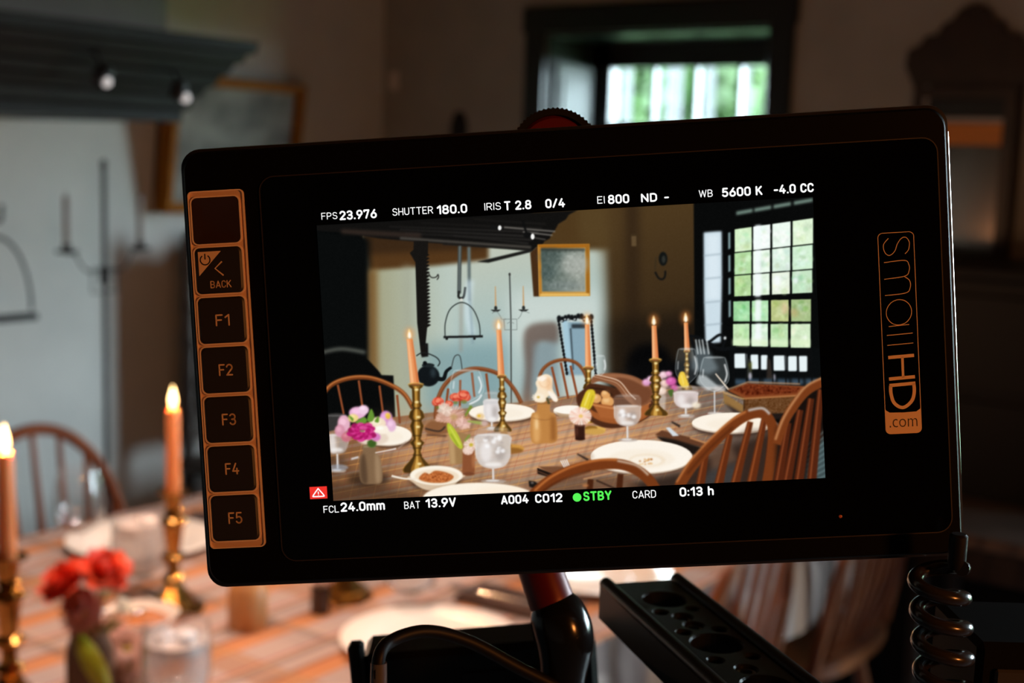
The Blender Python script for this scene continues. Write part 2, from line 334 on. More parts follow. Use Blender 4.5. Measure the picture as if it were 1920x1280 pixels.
MB().prism([(p[0], p[1]) for p in out], 0, .025, mxw).build('back_board', darkwood, mr, smooth=0)
MB().ring(rrect(.30, .56, .004, 1, 0, .28), rrect(.235, .50, .004, 1, 0, .28), .025, .05, mxw).build('frame', darkwood, mr, smooth=0)
MB().prism(rrect(.24, .365, .002, 1, 0, .21), .025, .032, mxw).build('mirror_plate', M('silvered_plate', (.55, .42, .34), .12, 1), mr, smooth=0)
MB().prism(rrect(.24, .012, .002, 1, 0, .465), .025, .04, mxw).prism(rrect(.012, .13, .002, 1, .114, .50), .025, .04, mxw).build('reflected_bands', M('grey_reflection', (.45, .42, .42), .35, .7), mr, smooth=0)  # grey bands stand in for reflections in the mirror
MB().prism(rrect(.24, .062, .002, 1, 0, .425), .026, .036, mxw).build('amber_reflection', M('amber_reflection', (.85, .30, .05), .3), mr, smooth=0)  # warm reflection in the mirror, painted as an amber strip
MB().prism(rrect(.24, .05, .002, 1, 0, .50), .026, .034, mxw).build('upper_pane', M('dark_pane', (.03, .035, .035), .25), mr, smooth=0)
# ------------------------------------------------------------------ dark chest and side table under the looking glass
chest_m = M('chest_black', (.006, .006, .006), .5, spec=.2)
ch = thing('black_chest', 'tall black chest of drawers below the looking glass', 'chest', (3.55, 1.0, -.075))
MB().box(-.22, .24, -.55, .42, .1, 1.32, ch=.006).build('body', chest_m, ch, smooth=0); MB().box(-.25, .25, -.58, .45, 1.32, 1.35, ch=.006).build('top', chest_m, ch)
for z, h in ((.13, .30), (.45, .28), (.75, .26), (1.03, .25)):
    d = MB().box(-.234, -.22, -.52, .39, z, z+h, ch=.004).build('drawer', chest_m, ch)
    for yy in (-.35, .22): MB().ball((-.245, yy, z+h/2), .016, 12, 8).build('knob', M('pewter', (.5, .52, .56), .25, 1), d)
for sx in (-.19, .2):
    for sy in (-.51, .38): MB().lathe([(.022, .075), (.03, .085), (.025, .1)], 12, (sx, sy, 0)).build('foot', black_paint, ch)
st = thing('side_table', 'low grey-brown topped side table in front of the black chest', 'table', (3.08, .74, 0))
MB().box(-.16, .2, -.24, .24, .66, .69, ch=.006).build('table_top', M('worn_table_top', (.17, .12, .10), .45, noise=12), st)
MB().box(-.13, .17, -.2, .2, .58, .66).build('apron', darkwood, st, smooth=0)
for sx in (-.12, .16):
    for sy in (-.19, .19): MB().lathe([(.012, 0), (.016, .3), (.02, .58)], 10, (sx, sy, 0)).build('leg', darkwood, st)
# ------------------------------------------------------------------ tall caned chair by the wall (its shadow falls on the plaster)
tc_ = thing('tall_caned_chair', 'tall dark carved chair with caned back against the fireplace wall', 'chair', (3.0, 3.165, 0))
for s in (-1, 1):
    MB().lathe([(.020, 0)]+[(.018+.006*math.sin(k*1.1)**2, .02+k*.04) for k in range(29)]+[(.022, 1.2), (.012, 1.24)], 10, (s*.21, .2, 0)).build('back_post', darkwood, tc_)
    MB().lathe([(.018, 0), (.024, .1), (.018, .2), (.026, .42)], 10, (s*.22, -.2, 0)).build('leg', darkwood, tc_)
MB().box(-.24, .24, -.23, .22, .42, .47, ch=.01).build('seat', darkwood, tc_)
MB().box(-.13, .13, .19, .21, .62, 1.08).build('cane_panel', M('cane', (.32, .26, .18), .7, noise=60), tc_, smooth=0)
m = MB()
for s in (-1, 1): m.box(s*.15-.022, s*.15+.022, .185, .215, .58, 1.12, ch=.005)
m.box(-.2, .2, .185, .215, .54, .62, ch=.005).prism([(-.2, 1.08), (.2, 1.08), (.2, 1.14), (.14, 1.2), (.08, 1.17), (0, 1.235), (-.08, 1.17), (-.14, 1.2), (-.2, 1.14)], .185, .215, Matrix(((1, 0, 0, 0), (0, 0, 1, 0), (0, 1, 0, 0), (0, 0, 0, 1))))
m.build('carved_frame', darkwood, tc_, smooth=0)
# ------------------------------------------------------------------ trees seen through the window
for i, (x, y, r, h, ln) in enumerate(((9.0, 5.50, .036, 6, .05), (9.6, 5.40, .066, 7, .03), (10.4, 5.48, .048, 6, -.03), (11.0, 5.43, .038, 7, .0))):
    trunk(x, y, r, h, ln, ['slim white birch trunk at the left side of the window', 'thick white birch trunk, second from the left', 'white birch trunk in the middle panes', 'slim white birch trunk at the casing side of the window'][i])
for i, (x, y, z, R, n, c) in enumerate(((12.8, 8.0, 2.3, (1.35, 1.35, 2.0), 6000, 0), (16.2, 8.5, 2.6, (1.6, 1.6, 2.4), 7000, 1), (21, 12.6, 3.6, (2.3, 2.4, 3.8), 12000, 1), (13.2, 5.0, 1.6, (1.2, 1.2, 1.6), 5000, 0), (16.4, 4.2, 2.6, (1.6, 1.6, 2.4), 6000, 2), (26.5, 12.4, 4.2, (2.4, 3.0, 4.4), 14000, 0), (21.5, 7.2, 3.4, (2.2, 2.2, 3.6), 10000, 2))):
    crown(x, y, z, R, n, lm[c], ['bright green leafy tree outside behind the birches', 'deep green leafy tree outside behind the middle birches', 'tall deep green leafy tree far outside at the left side', 'low bright green bush outside at the casing side', 'green and russet leafy tree outside at the casing side', 'biggest distant bright green tree outside behind the birches', 'distant green and russet tree outside at the casing side'][i], .22 if i < 2 else .4)
# ================================================================== the table
def cloth_mat():
    m, n, b = nt('plaid_cloth'); L = n.links; b.inputs['Roughness'].default_value = .9; b.inputs['Specular IOR Level'].default_value = .1
    tc = n.nodes.new('ShaderNodeTexCoord'); sp = n.nodes.new('ShaderNodeSeparateXYZ'); L.new(tc.outputs['Object'], sp.inputs[0])
    def math_(op, a, bv):
        q = n.nodes.new('ShaderNodeMath'); q.operation = op
        for i, x in enumerate((a, bv)):
            if x is None: continue
            if isinstance(x, (int, float)): q.inputs[i].default_value = x
            else: L.new(x, q.inputs[i])
        return q.outputs[0]
    def stripe(ch, period, off, w):
        t = math_('FRACT', math_('ADD', math_('DIVIDE', sp.outputs[ch], period), off), None); return math_('LESS_THAN', t, w)
    cur = n.nodes.new('ShaderNodeRGB'); cur.outputs[0].default_value = (.42, .335, .31, 1); cur = cur.outputs[0]
    for ch, per, off, w, col, a in ((1, .16, .1, .30, (.50, .20, .085), .95), (0, .30, .2, .22, (.34, .17, .09), .6), (1, .16, .62, .10, (.20, .155, .15), .7), (1, .16, .86, .06, (.17, .14, .13), .55),
                                    (0, .30, .6, .07, (.17, .14, .13), .5), (1, .08, .05, .05, (.62, .40, .20), .8), (0, .15, .05, .02, (.62, .40, .20), .6), (1, .16, .48, .03, (.35, .05, .05), .8)):
        mx = n.nodes.new('ShaderNodeMix'); mx.data_type = 'RGBA'; s_ = stripe(ch, per, off, w); L.new(math_('MULTIPLY', s_, a), mx.inputs[0]); L.new(cur, mx.inputs[6]); mx.inputs[7].default_value = (*col, 1); cur = mx.outputs[2]
    L.new(cur, b.inputs['Base Color'])
    no = n.nodes.new('ShaderNodeTexNoise'); no.inputs['Scale'].default_value = 400; bp = n.nodes.new('ShaderNodeBump'); bp.inputs['Strength'].default_value = .3; bp.inputs['Distance'].default_value = .001
    L.new(tc.outputs['Object'], no.inputs['Vector']); L.new(no.outputs[0], bp.inputs['Height']); L.new(bp.outputs[0], b.inputs['Normal']); return m
TX0, TX1, TY0, TY1, TZ = .12, 3.0, 1.03, 2.15, .75
tb = thing('dining_table', 'long wooden dining table under a plaid cloth', 'table', ((TX0+TX1)/2, (TY0+TY1)/2, 0))
hx, hy = (TX1-TX0)/2, (TY1-TY0)/2
MB().box(-hx, hx, -hy, hy, .70, .744, ch=.006).build('table_top', darkwood, tb)
MB().box(-hx+.08, hx-.08, -hy+.08, hy-.08, .60, .70).build('apron', darkwood, tb, smooth=0)
for sx in (-1, 1):
    for sy in (-1, 1): MB().lathe([(.03, 0), (.035, .08), (.028, .2), (.045, .45), (.04, .6)], 14, (sx*(hx-.65), sy*(hy-.16), 0)).build('leg', darkwood, tb)
# cloth: flat top, rounded edge and hanging skirt with folds
nx, ny = 72, 40
def cpt(u, v_):
    e = .03; X = max(-hx-e, min(hx+e, u)); Y = max(-hy-e, min(hy+e, v_)); dx, dy = abs(u)-hx-.01, abs(v_)-hy-.01; d = max(dx, dy, 0)
    z = .75 if d <= 0 else .75-min(d, .2)
    w = .010*math.sin(u*23)*(d > .03)*min(d*6, 1) if dy > dx else .010*math.sin(v_*23)*(d > .03)*min(d*6, 1)
    if d > 0:
        if dy > dx: Y = math.copysign(hy+.012+w+.01*min(d*10, 1), v_)
        else: X = math.copysign(hx+.012+w+.01*min(d*10, 1), u)
    return (max(-hx-.03, min(hx+.03, X)), max(-hy-.04, min(hy+.04, Y)), z)
us = np.concatenate([np.linspace(-hx-.21, -hx-.011, 7), np.linspace(-hx, hx, nx), np.linspace(hx+.011, hx+.21, 7)]); vv = np.concatenate([np.linspace(-hy-.21, -hy-.011, 7), np.linspace(-hy, hy, ny), np.linspace(hy+.011, hy+.21, 7)])
V = [cpt(a, b) for b in vv for a in us]; nu = len(us)
cl = MB().add(V, [(j*nu+i, j*nu+i+1, (j+1)*nu+i+1, (j+1)*nu+i) for j in range(len(vv)-1) for i in range(nu-1)]).build('tablecloth', cloth_mat(), smooth=40, loc=tb.location)
tag(cl, 'brown and orange plaid cloth spread over the dining table', 'tablecloth')
# ------------------------------------------------------------------ Windsor chairs
def make_chair(label):
    c = thing('windsor_chair', label, 'chair', group='bow-back Windsor chairs at the table')
    def bow(t):
        z = .45+.45*max(math.sin(t), 0)**.8; return Vector((-.235*math.cos(t)*(1-.10*(1-math.sin(t))), -.17-.08*(z-.45)/.45, z))
    MB().tube([bow(t) for t in np.linspace(0, math.pi, 33)], .0135, 10).build('bow', wood, c)
    for k in range(7):
        x = (k-3)*.056; t = math.acos(max(-1, min(1, -(x*1.15)/.235))); p = bow(t)
        MB().tube([(x*.8, -.165, .45), ((x*.8+p.x)/2, (-.165+p.y)/2, (.45+p.z)/2-.06), p], [.008, .0095, .006], 8).build('spindle', wood, c)
    seat = [(.205, -.17), (.22, -.05), (.225, .1), (.19, .2), (.08, .215), (0, .205), (-.08, .215), (-.19, .2), (-.225, .1), (-.22, -.05), (-.205, -.17), (-.1, -.205), (0, -.21), (.1, -.205)]
    MB().prism([(p.x, p.y) for p in spl([(a, b, 0) for a, b in seat], 3, True)], .425, .455).build('seat', wood, c, smooth=30)
    for sx in (-1, 1):
        for sy in (-1, 1): MB().tube([(sx*.14, sy*.12, .43), (sx*.165, sy*.15, .28), (sx*.2, sy*.19, 0)], [.013, .019, .011], 10).build('leg', wood, c)
        MB().tube([(sx*.18, -.165, .17), (sx*.18, 0, .17), (sx*.18, .165, .17)], [.009, .014, .009], 8).build('stretcher', wood, c)
    MB().tube([(-.18, 0, .17), (0, 0, .17), (.18, 0, .17)], [.009, .014, .009], 8).build('stretcher', wood, c)
    return c
ch0 = make_chair('bow-back Windsor chair on the far side, nearest the hanging hoop and candles')
ch0.location = (1.56, 2.14, 0); ch0.rotation_euler = (0, 0, math.pi)
dup(ch0, (2.66, 2.15, 0), math.pi+.03, 'bow-back Windsor chair on the far side, last towards the window, behind the monitor')
dup(ch0, (1.98, 1.14, 0), .04, 'bow-back Windsor chair on the near side beside the plate behind the rail')
dup(ch0, (2.70, 1.16, 0), .0, 'bow-back Windsor chair on the near side, last towards the window wall')
# ------------------------------------------------------------------ candlesticks and lit candles
wax = M('peach_wax', (.85, .29, .09), .45, sss=.35)
def make_stick(label):
    s = thing('brass_candlestick', label, 'candlestick', group='brass candlesticks down the table')
    MB().lathe([(.052, 0), (.055, .006), (.050, .012), (.038, .016), (.034, .024), (.020, .040), (.015, .052)], 8).build('base', brass, s, smooth=20)
    MB().lathe([(.015, .052), (.020, .060), (.012, .068), (.010, .082), (.021, .094), (.022, .099), (.012, .106), (.013, .116), (.0175, .150), (.024, .158), (.019, .165), (.0095, .170), (.0165, .177), (.0125, .183), (.0145, .192), (.0155, .207)], 20).build('stem', brass, s)
    MB().lathe([(.0155, .207), (.026, .2085), (.027, .212), (.018, .211), (.013, .2095)], 20).build('drip_pan', brass, s)
    return s
def make_candle(label):
    c = thing('lit_taper_candle', label, 'candle', group='lit tapers in the brass candlesticks')
    MB().lathe([(.0125, 0), (.0115, .06), (.0105, .138), (.0085, .1435), (.002, .141)], 16).build('wax', wax, c)
    MB().tube([(0, 0, .14), (.001, 0, .149)], .0009, 6).build('wick', M('wick', (0, 0, 0)), c)
    MB().lathe([(.0006, .1445), (.0042, .1485), (.0060, .1545), (.0052, .163), (.0026, .172), (.0003, .181)], 14, cap=False).build('flame', flame_mat(), c)
    return c
ST = [(.931, 1.486), (1.315, 1.624), (1.549, 1.469), (1.86, 1.50), (2.17, 1.44)]
PL = ['leftmost in view, behind the red roses', 'between the sugar bowl and the water glass', 'behind the small dark vase', 'fourth down the table, behind the monitor', 'last down the table, behind the monitor']
s0 = make_stick('brass candlestick '+PL[0]); c0 = make_candle('lit peach taper candle '+PL[0])
for i, (x, y) in enumerate(ST):
    if i == 0: s0.location = (x, y, TZ); c0.location = (x, y, TZ+.2092)
    else: q_ = .96 if i == 1 else 1; dup(s0, (x, y, TZ), .3*i, 'brass candlestick '+PL[i], q_); dup(c0, (x, y, TZ+.2092*q_), 0, 'lit peach taper candle '+PL[i], q_)
    lamp('candle_light', 'POINT', (x, y, TZ+.2092+.160), 2.1, (1, .50, .24), shadow_soft_size=.004)
# ------------------------------------------------------------------ plates
def make_plate(label):
    p = thing('dinner_plate', label, 'plate', group='white dinner plates')
    MB().lathe([(.001, .006), (.082, .006), (.092, .012), (.136, .021), (.139, .020), (.136, .017), (.095, .008), (.086, 0), (.001, 0)], 48).build('dish', porcelain, p, smooth=50)
    MB().lathe([(.060, .0062), (.063, .0068), (.066, .0062)], 40, cap=False).build('rim_line', M('plate_line', (.70, .60, .52), .3), p)
    return p
p0 = make_plate('white dinner plate on the far side behind the water glass'); p0.location = (1.50, 1.945, TZ)
dup(p0, (1.47, 1.205, TZ), 0, 'white dinner plate below the monitor, behind the black cable loop')
dup(p0, (1.925, 1.19, TZ), 0, 'white dinner plate behind the drilled rail, beside the spindles')
dup(p0, (2.10, 1.95, TZ), 0, 'white dinner plate on the far side hidden behind the monitor')
# ------------------------------------------------------------------ glasses
ice_m = M('ice', (.86, .84, .86), .12)
def water_mat():
    m, n, b = nt('iced_water'); L = n.links; b.inputs['Base Color'].default_value = (.80, .76, .77, 1); b.inputs['Roughness'].default_value = .2
    t = n.nodes.new('ShaderNodeBsdfTransparent'); x = n.nodes.new('ShaderNodeMixShader'); no = n.nodes.new('ShaderNodeTexNoise'); no.inputs['Scale'].default_value = 55; rp = n.nodes.new('ShaderNodeValToRGB'); rp.color_ramp.elements[0].position = .35; rp.color_ramp.elements[1].position = .65; rp.color_ramp.elements[0].color = (.25,)*3+(1,); rp.color_ramp.elements[1].color = (.75,)*3+(1,)
    L.new(no.outputs[0], rp.inputs[0]); L.new(rp.outputs[0], x.inputs[0]); L.new(t.outputs[0], x.inputs[1]); L.new(b.outputs[0], x.inputs[2]); L.new(x.outputs[0], n.nodes['Material Output'].inputs[0]); return m
water_m = water_mat()
def goblet(name, label, loc, prof, water=None, ice=0, group='stemmed glasses'):
    g = thing(name, label, 'glass', loc, group=group)
    base = [(.034, 0), (.035, .002), (.02, .004), (.005, .008)]
    stem_top = prof[0][1]
    MB().lathe(base+[(.004, .02), (.0038, stem_top-.008), (.006, stem_top-.003)], 24).build('foot_and_stem', glassy, g)
    inn = [(max(r-.0015, .001), z+.0015) for r, z in prof[:-1]]+[(prof[-1][0]-.001, prof[-1][1])]
    MB().lathe(prof+inn[::-1], 32, cap=False).build('bowl', glassy, g)
    if water:
        wp = [(max(r-.003, .001), z+.002) for r, z in prof if z < water]; MB().lathe([(.0005, wp[0][1])]+wp+[(wp[-1][0], water), (.0005, water)], 28).build('water', water_m, g)
        for k in range(ice):
            a = k*2.4; R_ = .016; q = Matrix.Translation((R_*math.cos(a), R_*math.sin(a), water-.004-.012*(k % 2))) @ Matrix.Rotation(k*.9, 4, (1, .6, .3)); MB().box(-.011, .011, -.011, .011, -.010, .010, q, ch=.003).build('ice_cube', ice_m, g)
    return g
wine_p = [(.004, .085), (.020, .089), (.036, .103), (.043, .122), (.044, .145), (.039, .175), (.033, .197)]
water_p = [(.004, .034), (.024, .037), (.041, .050), (.046, .072), (.046, .1), (.043, .138)]
goblet('wine_glass', 'large empty wine glass in front of the far chair', (1.311, 1.87, TZ), wine_p)
goblet('water_goblet', 'filled water glass before the far plate, beside the candlestick', (1.331, 1.732, TZ), water_p, .126, 2)
goblet('water_goblet', 'iced water glass at the bottom edge, right of the daisies', (1.045, 1.285, TZ), water_p, .118, 7)
goblet('water_goblet', 'water glass whose stem shows just below the monitor', (1.572, 1.335, TZ), water_p, .106, 3)
goblet('wine_glass', 'empty wine glass hidden behind the monitor near the last candlestick', (2.3, 1.6, TZ), wine_p)
# ------------------------------------------------------------------ sugar bowl with spoon
SBX, SBY = 1.205, 1.57
sb = thing('sugar_bowl', 'small white faceted bowl of brown sugar by the candlestick', 'bowl', (SBX, SBY, TZ))
MB().lathe([(.001, .012), (.022, .012), (.044, .022), (.060, .040), (.062, .040), (.058, .034), (.040, .014), (.026, .010), (.024, 0), (.001, 0)], 10).build('dish', porcelain, sb, smooth=15)
MB().lathe([(.040, .020), (.045, .028), (.03, .036), (.012, .04), (.001, .041)], 20, cap=False).build('sugar', M('brown_sugar', (.46, .17, .06), .95, noise=120, bump=.8), sb)
stl = M('silver', (.75, .75, .78), .18, 1)
sp_ = thing('sugar_spoon', 'small silver spoon resting in the sugar bowl', 'spoon', (SBX, SBY, TZ))
MB().tube([(-.02, .01, .043), (-.06, .03, .047), (-.10, .05, .05)], [.003, .002, .003], 8).build('handle', stl, sp_); MB().ball((0, 0, .043), (.013, .009, .003)).build('spoon_bowl', stl, sp_)
# ------------------------------------------------------------------ stoneware and flowers
stone = M('stoneware', (.17, .095, .055), .55, noise=30, col2=(.13, .07, .04)); tan = M('tan_stoneware', (.52, .26, .10), .4, noise=20, col2=(.44, .2, .07)); darkpot = M('dark_glazed_pot', (.045, .020, .013), .25)
green = M('stem_green', (.16, .24, .03), .5, noise=30, col2=(.24, .30, .04))
def petals(mb, c, n, r, w, tilt, droop, mxr, seg=4, jitter=.1):
    for k in range(n):
        a = 2*math.pi*k/n+random.uniform(-jitter, jitter); v_ = []
        for i in range(seg+1):
            s = i/seg; rr = r*s*math.cos(tilt); z = r*s*math.sin(tilt)-droop*s*s; ww = w*math.sin(math.pi*(.12+.82*s))
            for q in (-1, 1): v_.append((rr*math.cos(a)-q*ww*math.sin(a), rr*math.sin(a)+q*ww*math.cos(a), z+.12*ww))
        mb.add(v_, [(2*i, 2*i+1, 2*i+3, 2*i+2) for i in range(seg)], Matrix.Translation(c) @ mxr)
def flower(name, label, base, head, tiltv, kind, col, r, group='cut flowers on the table'):
    f_ = thing(name, label, 'flower', base, group=group); h = Vector(head)-Vector(base); ax = Vector(tiltv).normalized(); q = ax.to_track_quat('Z', 'Y').to_matrix().to_4x4()
    MB().tube(spl([(0, 0, 0), h*.6-ax*.005, h-ax*.004], 4), .0022, 6).build('stem', green, f_)
    m = MB()
    if kind == 'rose':
        for j, (n, t, rr) in enumerate(((5, .25, 1.0), (5, .55, .95), (5, .85, .85), (4, 1.15, .75), (3, 1.4, .62))): petals(m, h, n, r*rr, r*.46, t, -r*.12, q @ Matrix.Rotation(j*.6, 4, 'Z'))
        m.ball(h+ax*r*.25, r*.42, 10, 6)
    else:
        for j, (n, t, rr) in enumerate(((22, .1, 1.0), (18, .35, .9), (12, .6, .7))): petals(m, h, n, r*rr, r*.085, t, r*.12, q, 3, .05)
    m.build('bloom', col, f_, smooth=60)
    if kind != 'rose': MB().ball(h+ax*r*.05, (r*.2, r*.2, r*.12), 10, 6).build('flower_centre', M('flower_centre', (.42, .32, .04), .8), f_)
    return f_
red = M('coral_petals', (.88, .12, .05), .5, noise=40, col2=(.75, .06, .03)); pinkish = M('pink_petals', (.62, .30, .28), .55); pale = M('pale_pink_petals', (.80, .52, .46), .55); cream = M('cream_petals', (.85, .70, .52), .5); mag = M('mauve_petals', (.58, .22, .20), .5)
vz = thing('tall_vase', 'tall taupe stoneware vase holding the red roses', 'vase', (.995, 1.40, TZ)); vx, vy = .995, 1.40
MB().lathe([(.030, 0), (.031, .004), (.031, .085), (.027, .100), (.024, .108), (.025, .114), (.021, .114), (.021, .02)], 28).build('body', stone, vz); MB().lathe([(.025, .112), (.0262, .115), (.0225, .117), (.021, .114)], 24, cap=False).build('lip', stone, vz)
bz = TZ+.10
cam_r = Vector((.5915, -.8056, 0)); cam_b = Vector((-.81, -.586, 0))
def off(r_, b_, z): return tuple(Vector((vx, vy, 0))+cam_r*r_+cam_b*b_+Vector((0, 0, z)))
flower('rose', 'coral red rose leaning left in the tall vase', (vx, vy, bz), off(-.020, .02, TZ+.178), (-.5, .1, .7), 'rose', red, .040)
flower('rose', 'coral red rose at the top right of the tall vase', (vx, vy, bz), off(.020, .005, TZ+.190), (-.1, -.5, .8), 'rose', red, .040)
flower('rose', 'small dull red rose between the two coral roses', (vx, vy, bz), off(-.002, .03, TZ+.160), (-.5, -.3, .8), 'rose', mag, .024)
flower('chrysanthemum', 'dusty pink chrysanthemum below the roses, facing the lens', (vx, vy, bz), off(.0, .022, TZ+.148), (-.8, -.5, .3), 'mum', pinkish, .036)
flower('chrysanthemum', 'pale small blossom at the right of the rose vase', (vx, vy, bz), off(.046, .0, TZ+.150), (.2, -.5, .6), 'mum', cream, .016)
bd = thing('lily_bud', 'large green lily bud hanging in front of the tall vase', 'flower bud', (vx, vy, bz), group='cut flowers on the table')
ax0, ax1 = Vector(off(.0, .042, TZ+.122))-Vector((vx, vy, bz)), Vector(off(.044, .055, TZ+.048))-Vector((vx, vy, bz))
MB().tube([ax0.lerp(ax1, t) for t in np.linspace(0, 1, 9)], [.005, .010, .013, .014, .014, .013, .011, .007, .003], 12).build('bud', M('lily_green', (.42, .44, .02), .4, noise=30, col2=(.30, .34, .015)), bd); MB().tube([(0, 0, 0), ax0], .002, 6).build('stem', green, bd)
lf = thing('leaf_sprig', 'leafy green sprig on the right of the rose vase', 'leaf', (vx, vy, bz), group='cut flowers on the table')
for k, (a, b, z) in enumerate(((.03, .01, .085), (.045, .0, .03), (-.01, -.02, .06))):
    e = Vector(off(a, b, bz+z))-Vector((vx, vy, bz)); MB().tube([(0, 0, 0), e*.6, e*.8, e], [.001, .004, .007, .001], 8, flat=.3).build('leaf', green, lf)
sv = thing('small_brown_vase', 'small brown pot with pale daisies in front of the sugar bowl', 'vase', (1.052, 1.395, TZ)); MB().lathe([(.018, 0), (.021, .01), (.021, .045), (.016, .052), (.014, .052), (.017, .04)], 20).build('body', M('brown_pot', (.22, .10, .05), .5), sv); MB().lathe([(.016, .051), (.0172, .054), (.0145, .055), (.014, .052)], 20, cap=False).build('lip', M('brown_pot', (0, 0, 0)), sv)
for i, (a, b, z, l) in enumerate(((.004, .012, .078, 'pale pink daisy facing the lens over the small brown pot'), (-.024, .0, .098, 'pale pink daisy turned left over the small brown pot'), (.012, .02, .055, 'pale pink daisy drooping low over the small brown pot'))):
    vb = Vector((1.052, 1.395, TZ+.04)); hd_ = vb+cam_r*a+cam_b*b+Vector((0, 0, z-.04)); flower('daisy', l, tuple(vb), tuple(hd_), (-.8, -.5+.3*i, .5), 'mum', pale, .031)
def bottle(label, loc):
    b_ = thing('stoneware_bottle', label, 'bottle', loc); MB().lathe([(.030, 0), (.032, .003), (.032, .062), (.028, .072), (.016, .082), (.0135, .088), (.0135, .1), (.011, .1), (.011, .05)], 28).build('body', tan, b_); MB().lathe([(.0135, .098), (.0165, .101), (.0165, .106), (.012, .108), (.011, .1)], 24, cap=False).build('lip', tan, b_)
bottle('squat tan stoneware bottle under the left corner of the monitor', (1.346, 1.48, TZ))
flower('rose', 'cream rose in the tan stoneware bottle', (1.346, 1.48, TZ+.09), (1.346, 1.475, TZ+.15), (0, -.2, 1), 'rose', cream, .022)
dv = thing('small_dark_vase', 'tiny dark brown cylinder vase standing below the monitor', 'vase', (1.469, 1.441, TZ)); MB().lathe([(.0155, 0), (.016, .002), (.016, .044), (.013, .044), (.013, .005)], 20).build('body', darkpot, dv); MB().lathe([(.016, .043), (.0165, .045), (.0135, .046), (.013, .044)], 20, cap=False).build('lip', darkpot, dv)
flower('gerbera', 'pale pink gerbera in the tiny dark vase', (1.469, 1.441, TZ+.03), (1.466, 1.435, TZ+.075), (-.7, -.5, .6), 'mum', pale, .03)
# ------------------------------------------------------------------ napkins and cutlery
nap = M('brown_napkin', (.075, .035, .022), .9, noise=60, col2=(.055, .025, .016))
def napkin(label, x, y, rz):
    n_ = thing('folded_napkin', label, 'napkin', (x, y, TZ), rz, group='folded brown napkins')
    for k in range(3): MB().box(-.045+.002*k, .045-.001*k, -.10+.003*k, .10-.002*k, .0005+.0045*k, .0045+.0045*k, ch=.0015).build('fold', nap, n_)
def fork(label, x, y, z, rz):
    f_ = thing('dinner_fork', label, 'fork', (x, y, z), rz, group='silver forks'); MB().tube([(0, -.09, .002), (0, -.02, .004), (0, .04, .003)], [.004, .002, .003], 8, flat=.5).box(-.011, .011, .038, .062, .001, .004).build('handle', stl, f_)
    for k in range(4): MB().box(-.011+k*.0063, -.0085+k*.0063+.0005, .06, .1, .001, .0035).build('tine', stl, f_, smooth=0)
def knife(label, x, y, z, rz):
    k_ = thing('table_knife', label, 'knife', (x, y, z), rz, group='table knives'); MB().tube([(0, -.10, .004), (0, 0, .004)], [.006, .005], 8, flat=.6).build('handle', M('dark_handle', (.03, .018, .012), .4), k_); MB().prism([(-.006, 0), (.006, 0), (.007, .08), (0, .105), (-.005, .09)], .003, .005).build('blade', stl, k_)
napkin('brown napkin on the cloth between the red collar and the near plates', 1.71, 1.215, .08); fork('silver fork on the napkin beside the red collar', 1.69, 1.235, TZ+.0145, .1); knife('dark-handled knife on the napkin beside the red collar', 1.735, 1.20, TZ+.0145, .1)
napkin('brown napkin beside the far plate, at the monitor corner', 1.69, 1.92, .05); fork('silver fork on the napkin beside the far plate', 1.69, 1.92, TZ+.0145, .06)
# ------------------------------------------------------------------ bread bowl
bb = thing('wooden_bowl', 'turned wooden bowl behind the monitor in the middle of the table', 'bowl', (1.80, 1.70, TZ)); MB().lathe([(.001, .008), (.05, .01), (.09, .04), (.105, .075), (.111, .075), (.1, .035), (.06, 0), (.001, 0)], 32).build('body', wood, bb); MB().lathe([(.105, .074), (.108, .078), (.112, .074)], 32, cap=False).build('rim', wood, bb)
eggm = M('brown_egg', (.62, .36, .20), .5)
for i, (dx, dy) in enumerate(((-.045, -.03), (-.005, -.055), (-.03, .025))):
    e = MB().ball((0, 0, .026), (.021, .021, .027), 16, 10).build('egg', eggm, loc=(1.80+dx, 1.70+dy, TZ+.012+.004*i)); tag(e, ['brown egg on the near left of the wooden bowl', 'brown egg at the near rim of the wooden bowl', 'brown egg deepest in the wooden bowl'][i], 'egg', 'brown eggs in the wooden bowl')
nv = []
for j in range(13):
    for i in range(13):
        u, w_ = i/12-.5, j/12-.5; r = math.hypot(u, w_)*2; nv.append((u*.20+.012*math.sin(9*w_), w_*.24, .125-.05*r*r+.008*math.sin(14*u+5*w_)))
nk = MB().add(nv, [(j*13+i, j*13+i+1, j*13+i+14, j*13+i+13) for j in range(12) for i in range(12)]).build('draped_napkin', M('brown_cloth', (.16, .075, .04), .9, noise=40), smooth=60, loc=(1.855, 1.73, TZ)); nk.modifiers.new('thick', 'SOLIDIFY').thickness = .002
tag(nk, 'brown napkin draped over the wooden bowl behind the monitor', 'napkin')
bk = thing('bread_basket', 'shallow rectangular woven basket at the window end of the table', 'basket', (2.66, 1.50, TZ), .15)
wk = M('wicker', (.26, .15, .07), .7, noise=90, col2=(.13, .07, .03))
MB().ring(rrect(.34, .24, .02, 3), rrect(.32, .22, .015, 3), 0, .065).build('wall', wk, bk, smooth=0); MB().prism(rrect(.325, .225, .016, 3), .002, .012).build('bottom', wk, bk, smooth=0); MB().tube([(x, y, .067) for x, y in rrect(.335, .235, .02, 4)], .007, 8, closed=True).build('rim', wk, bk)
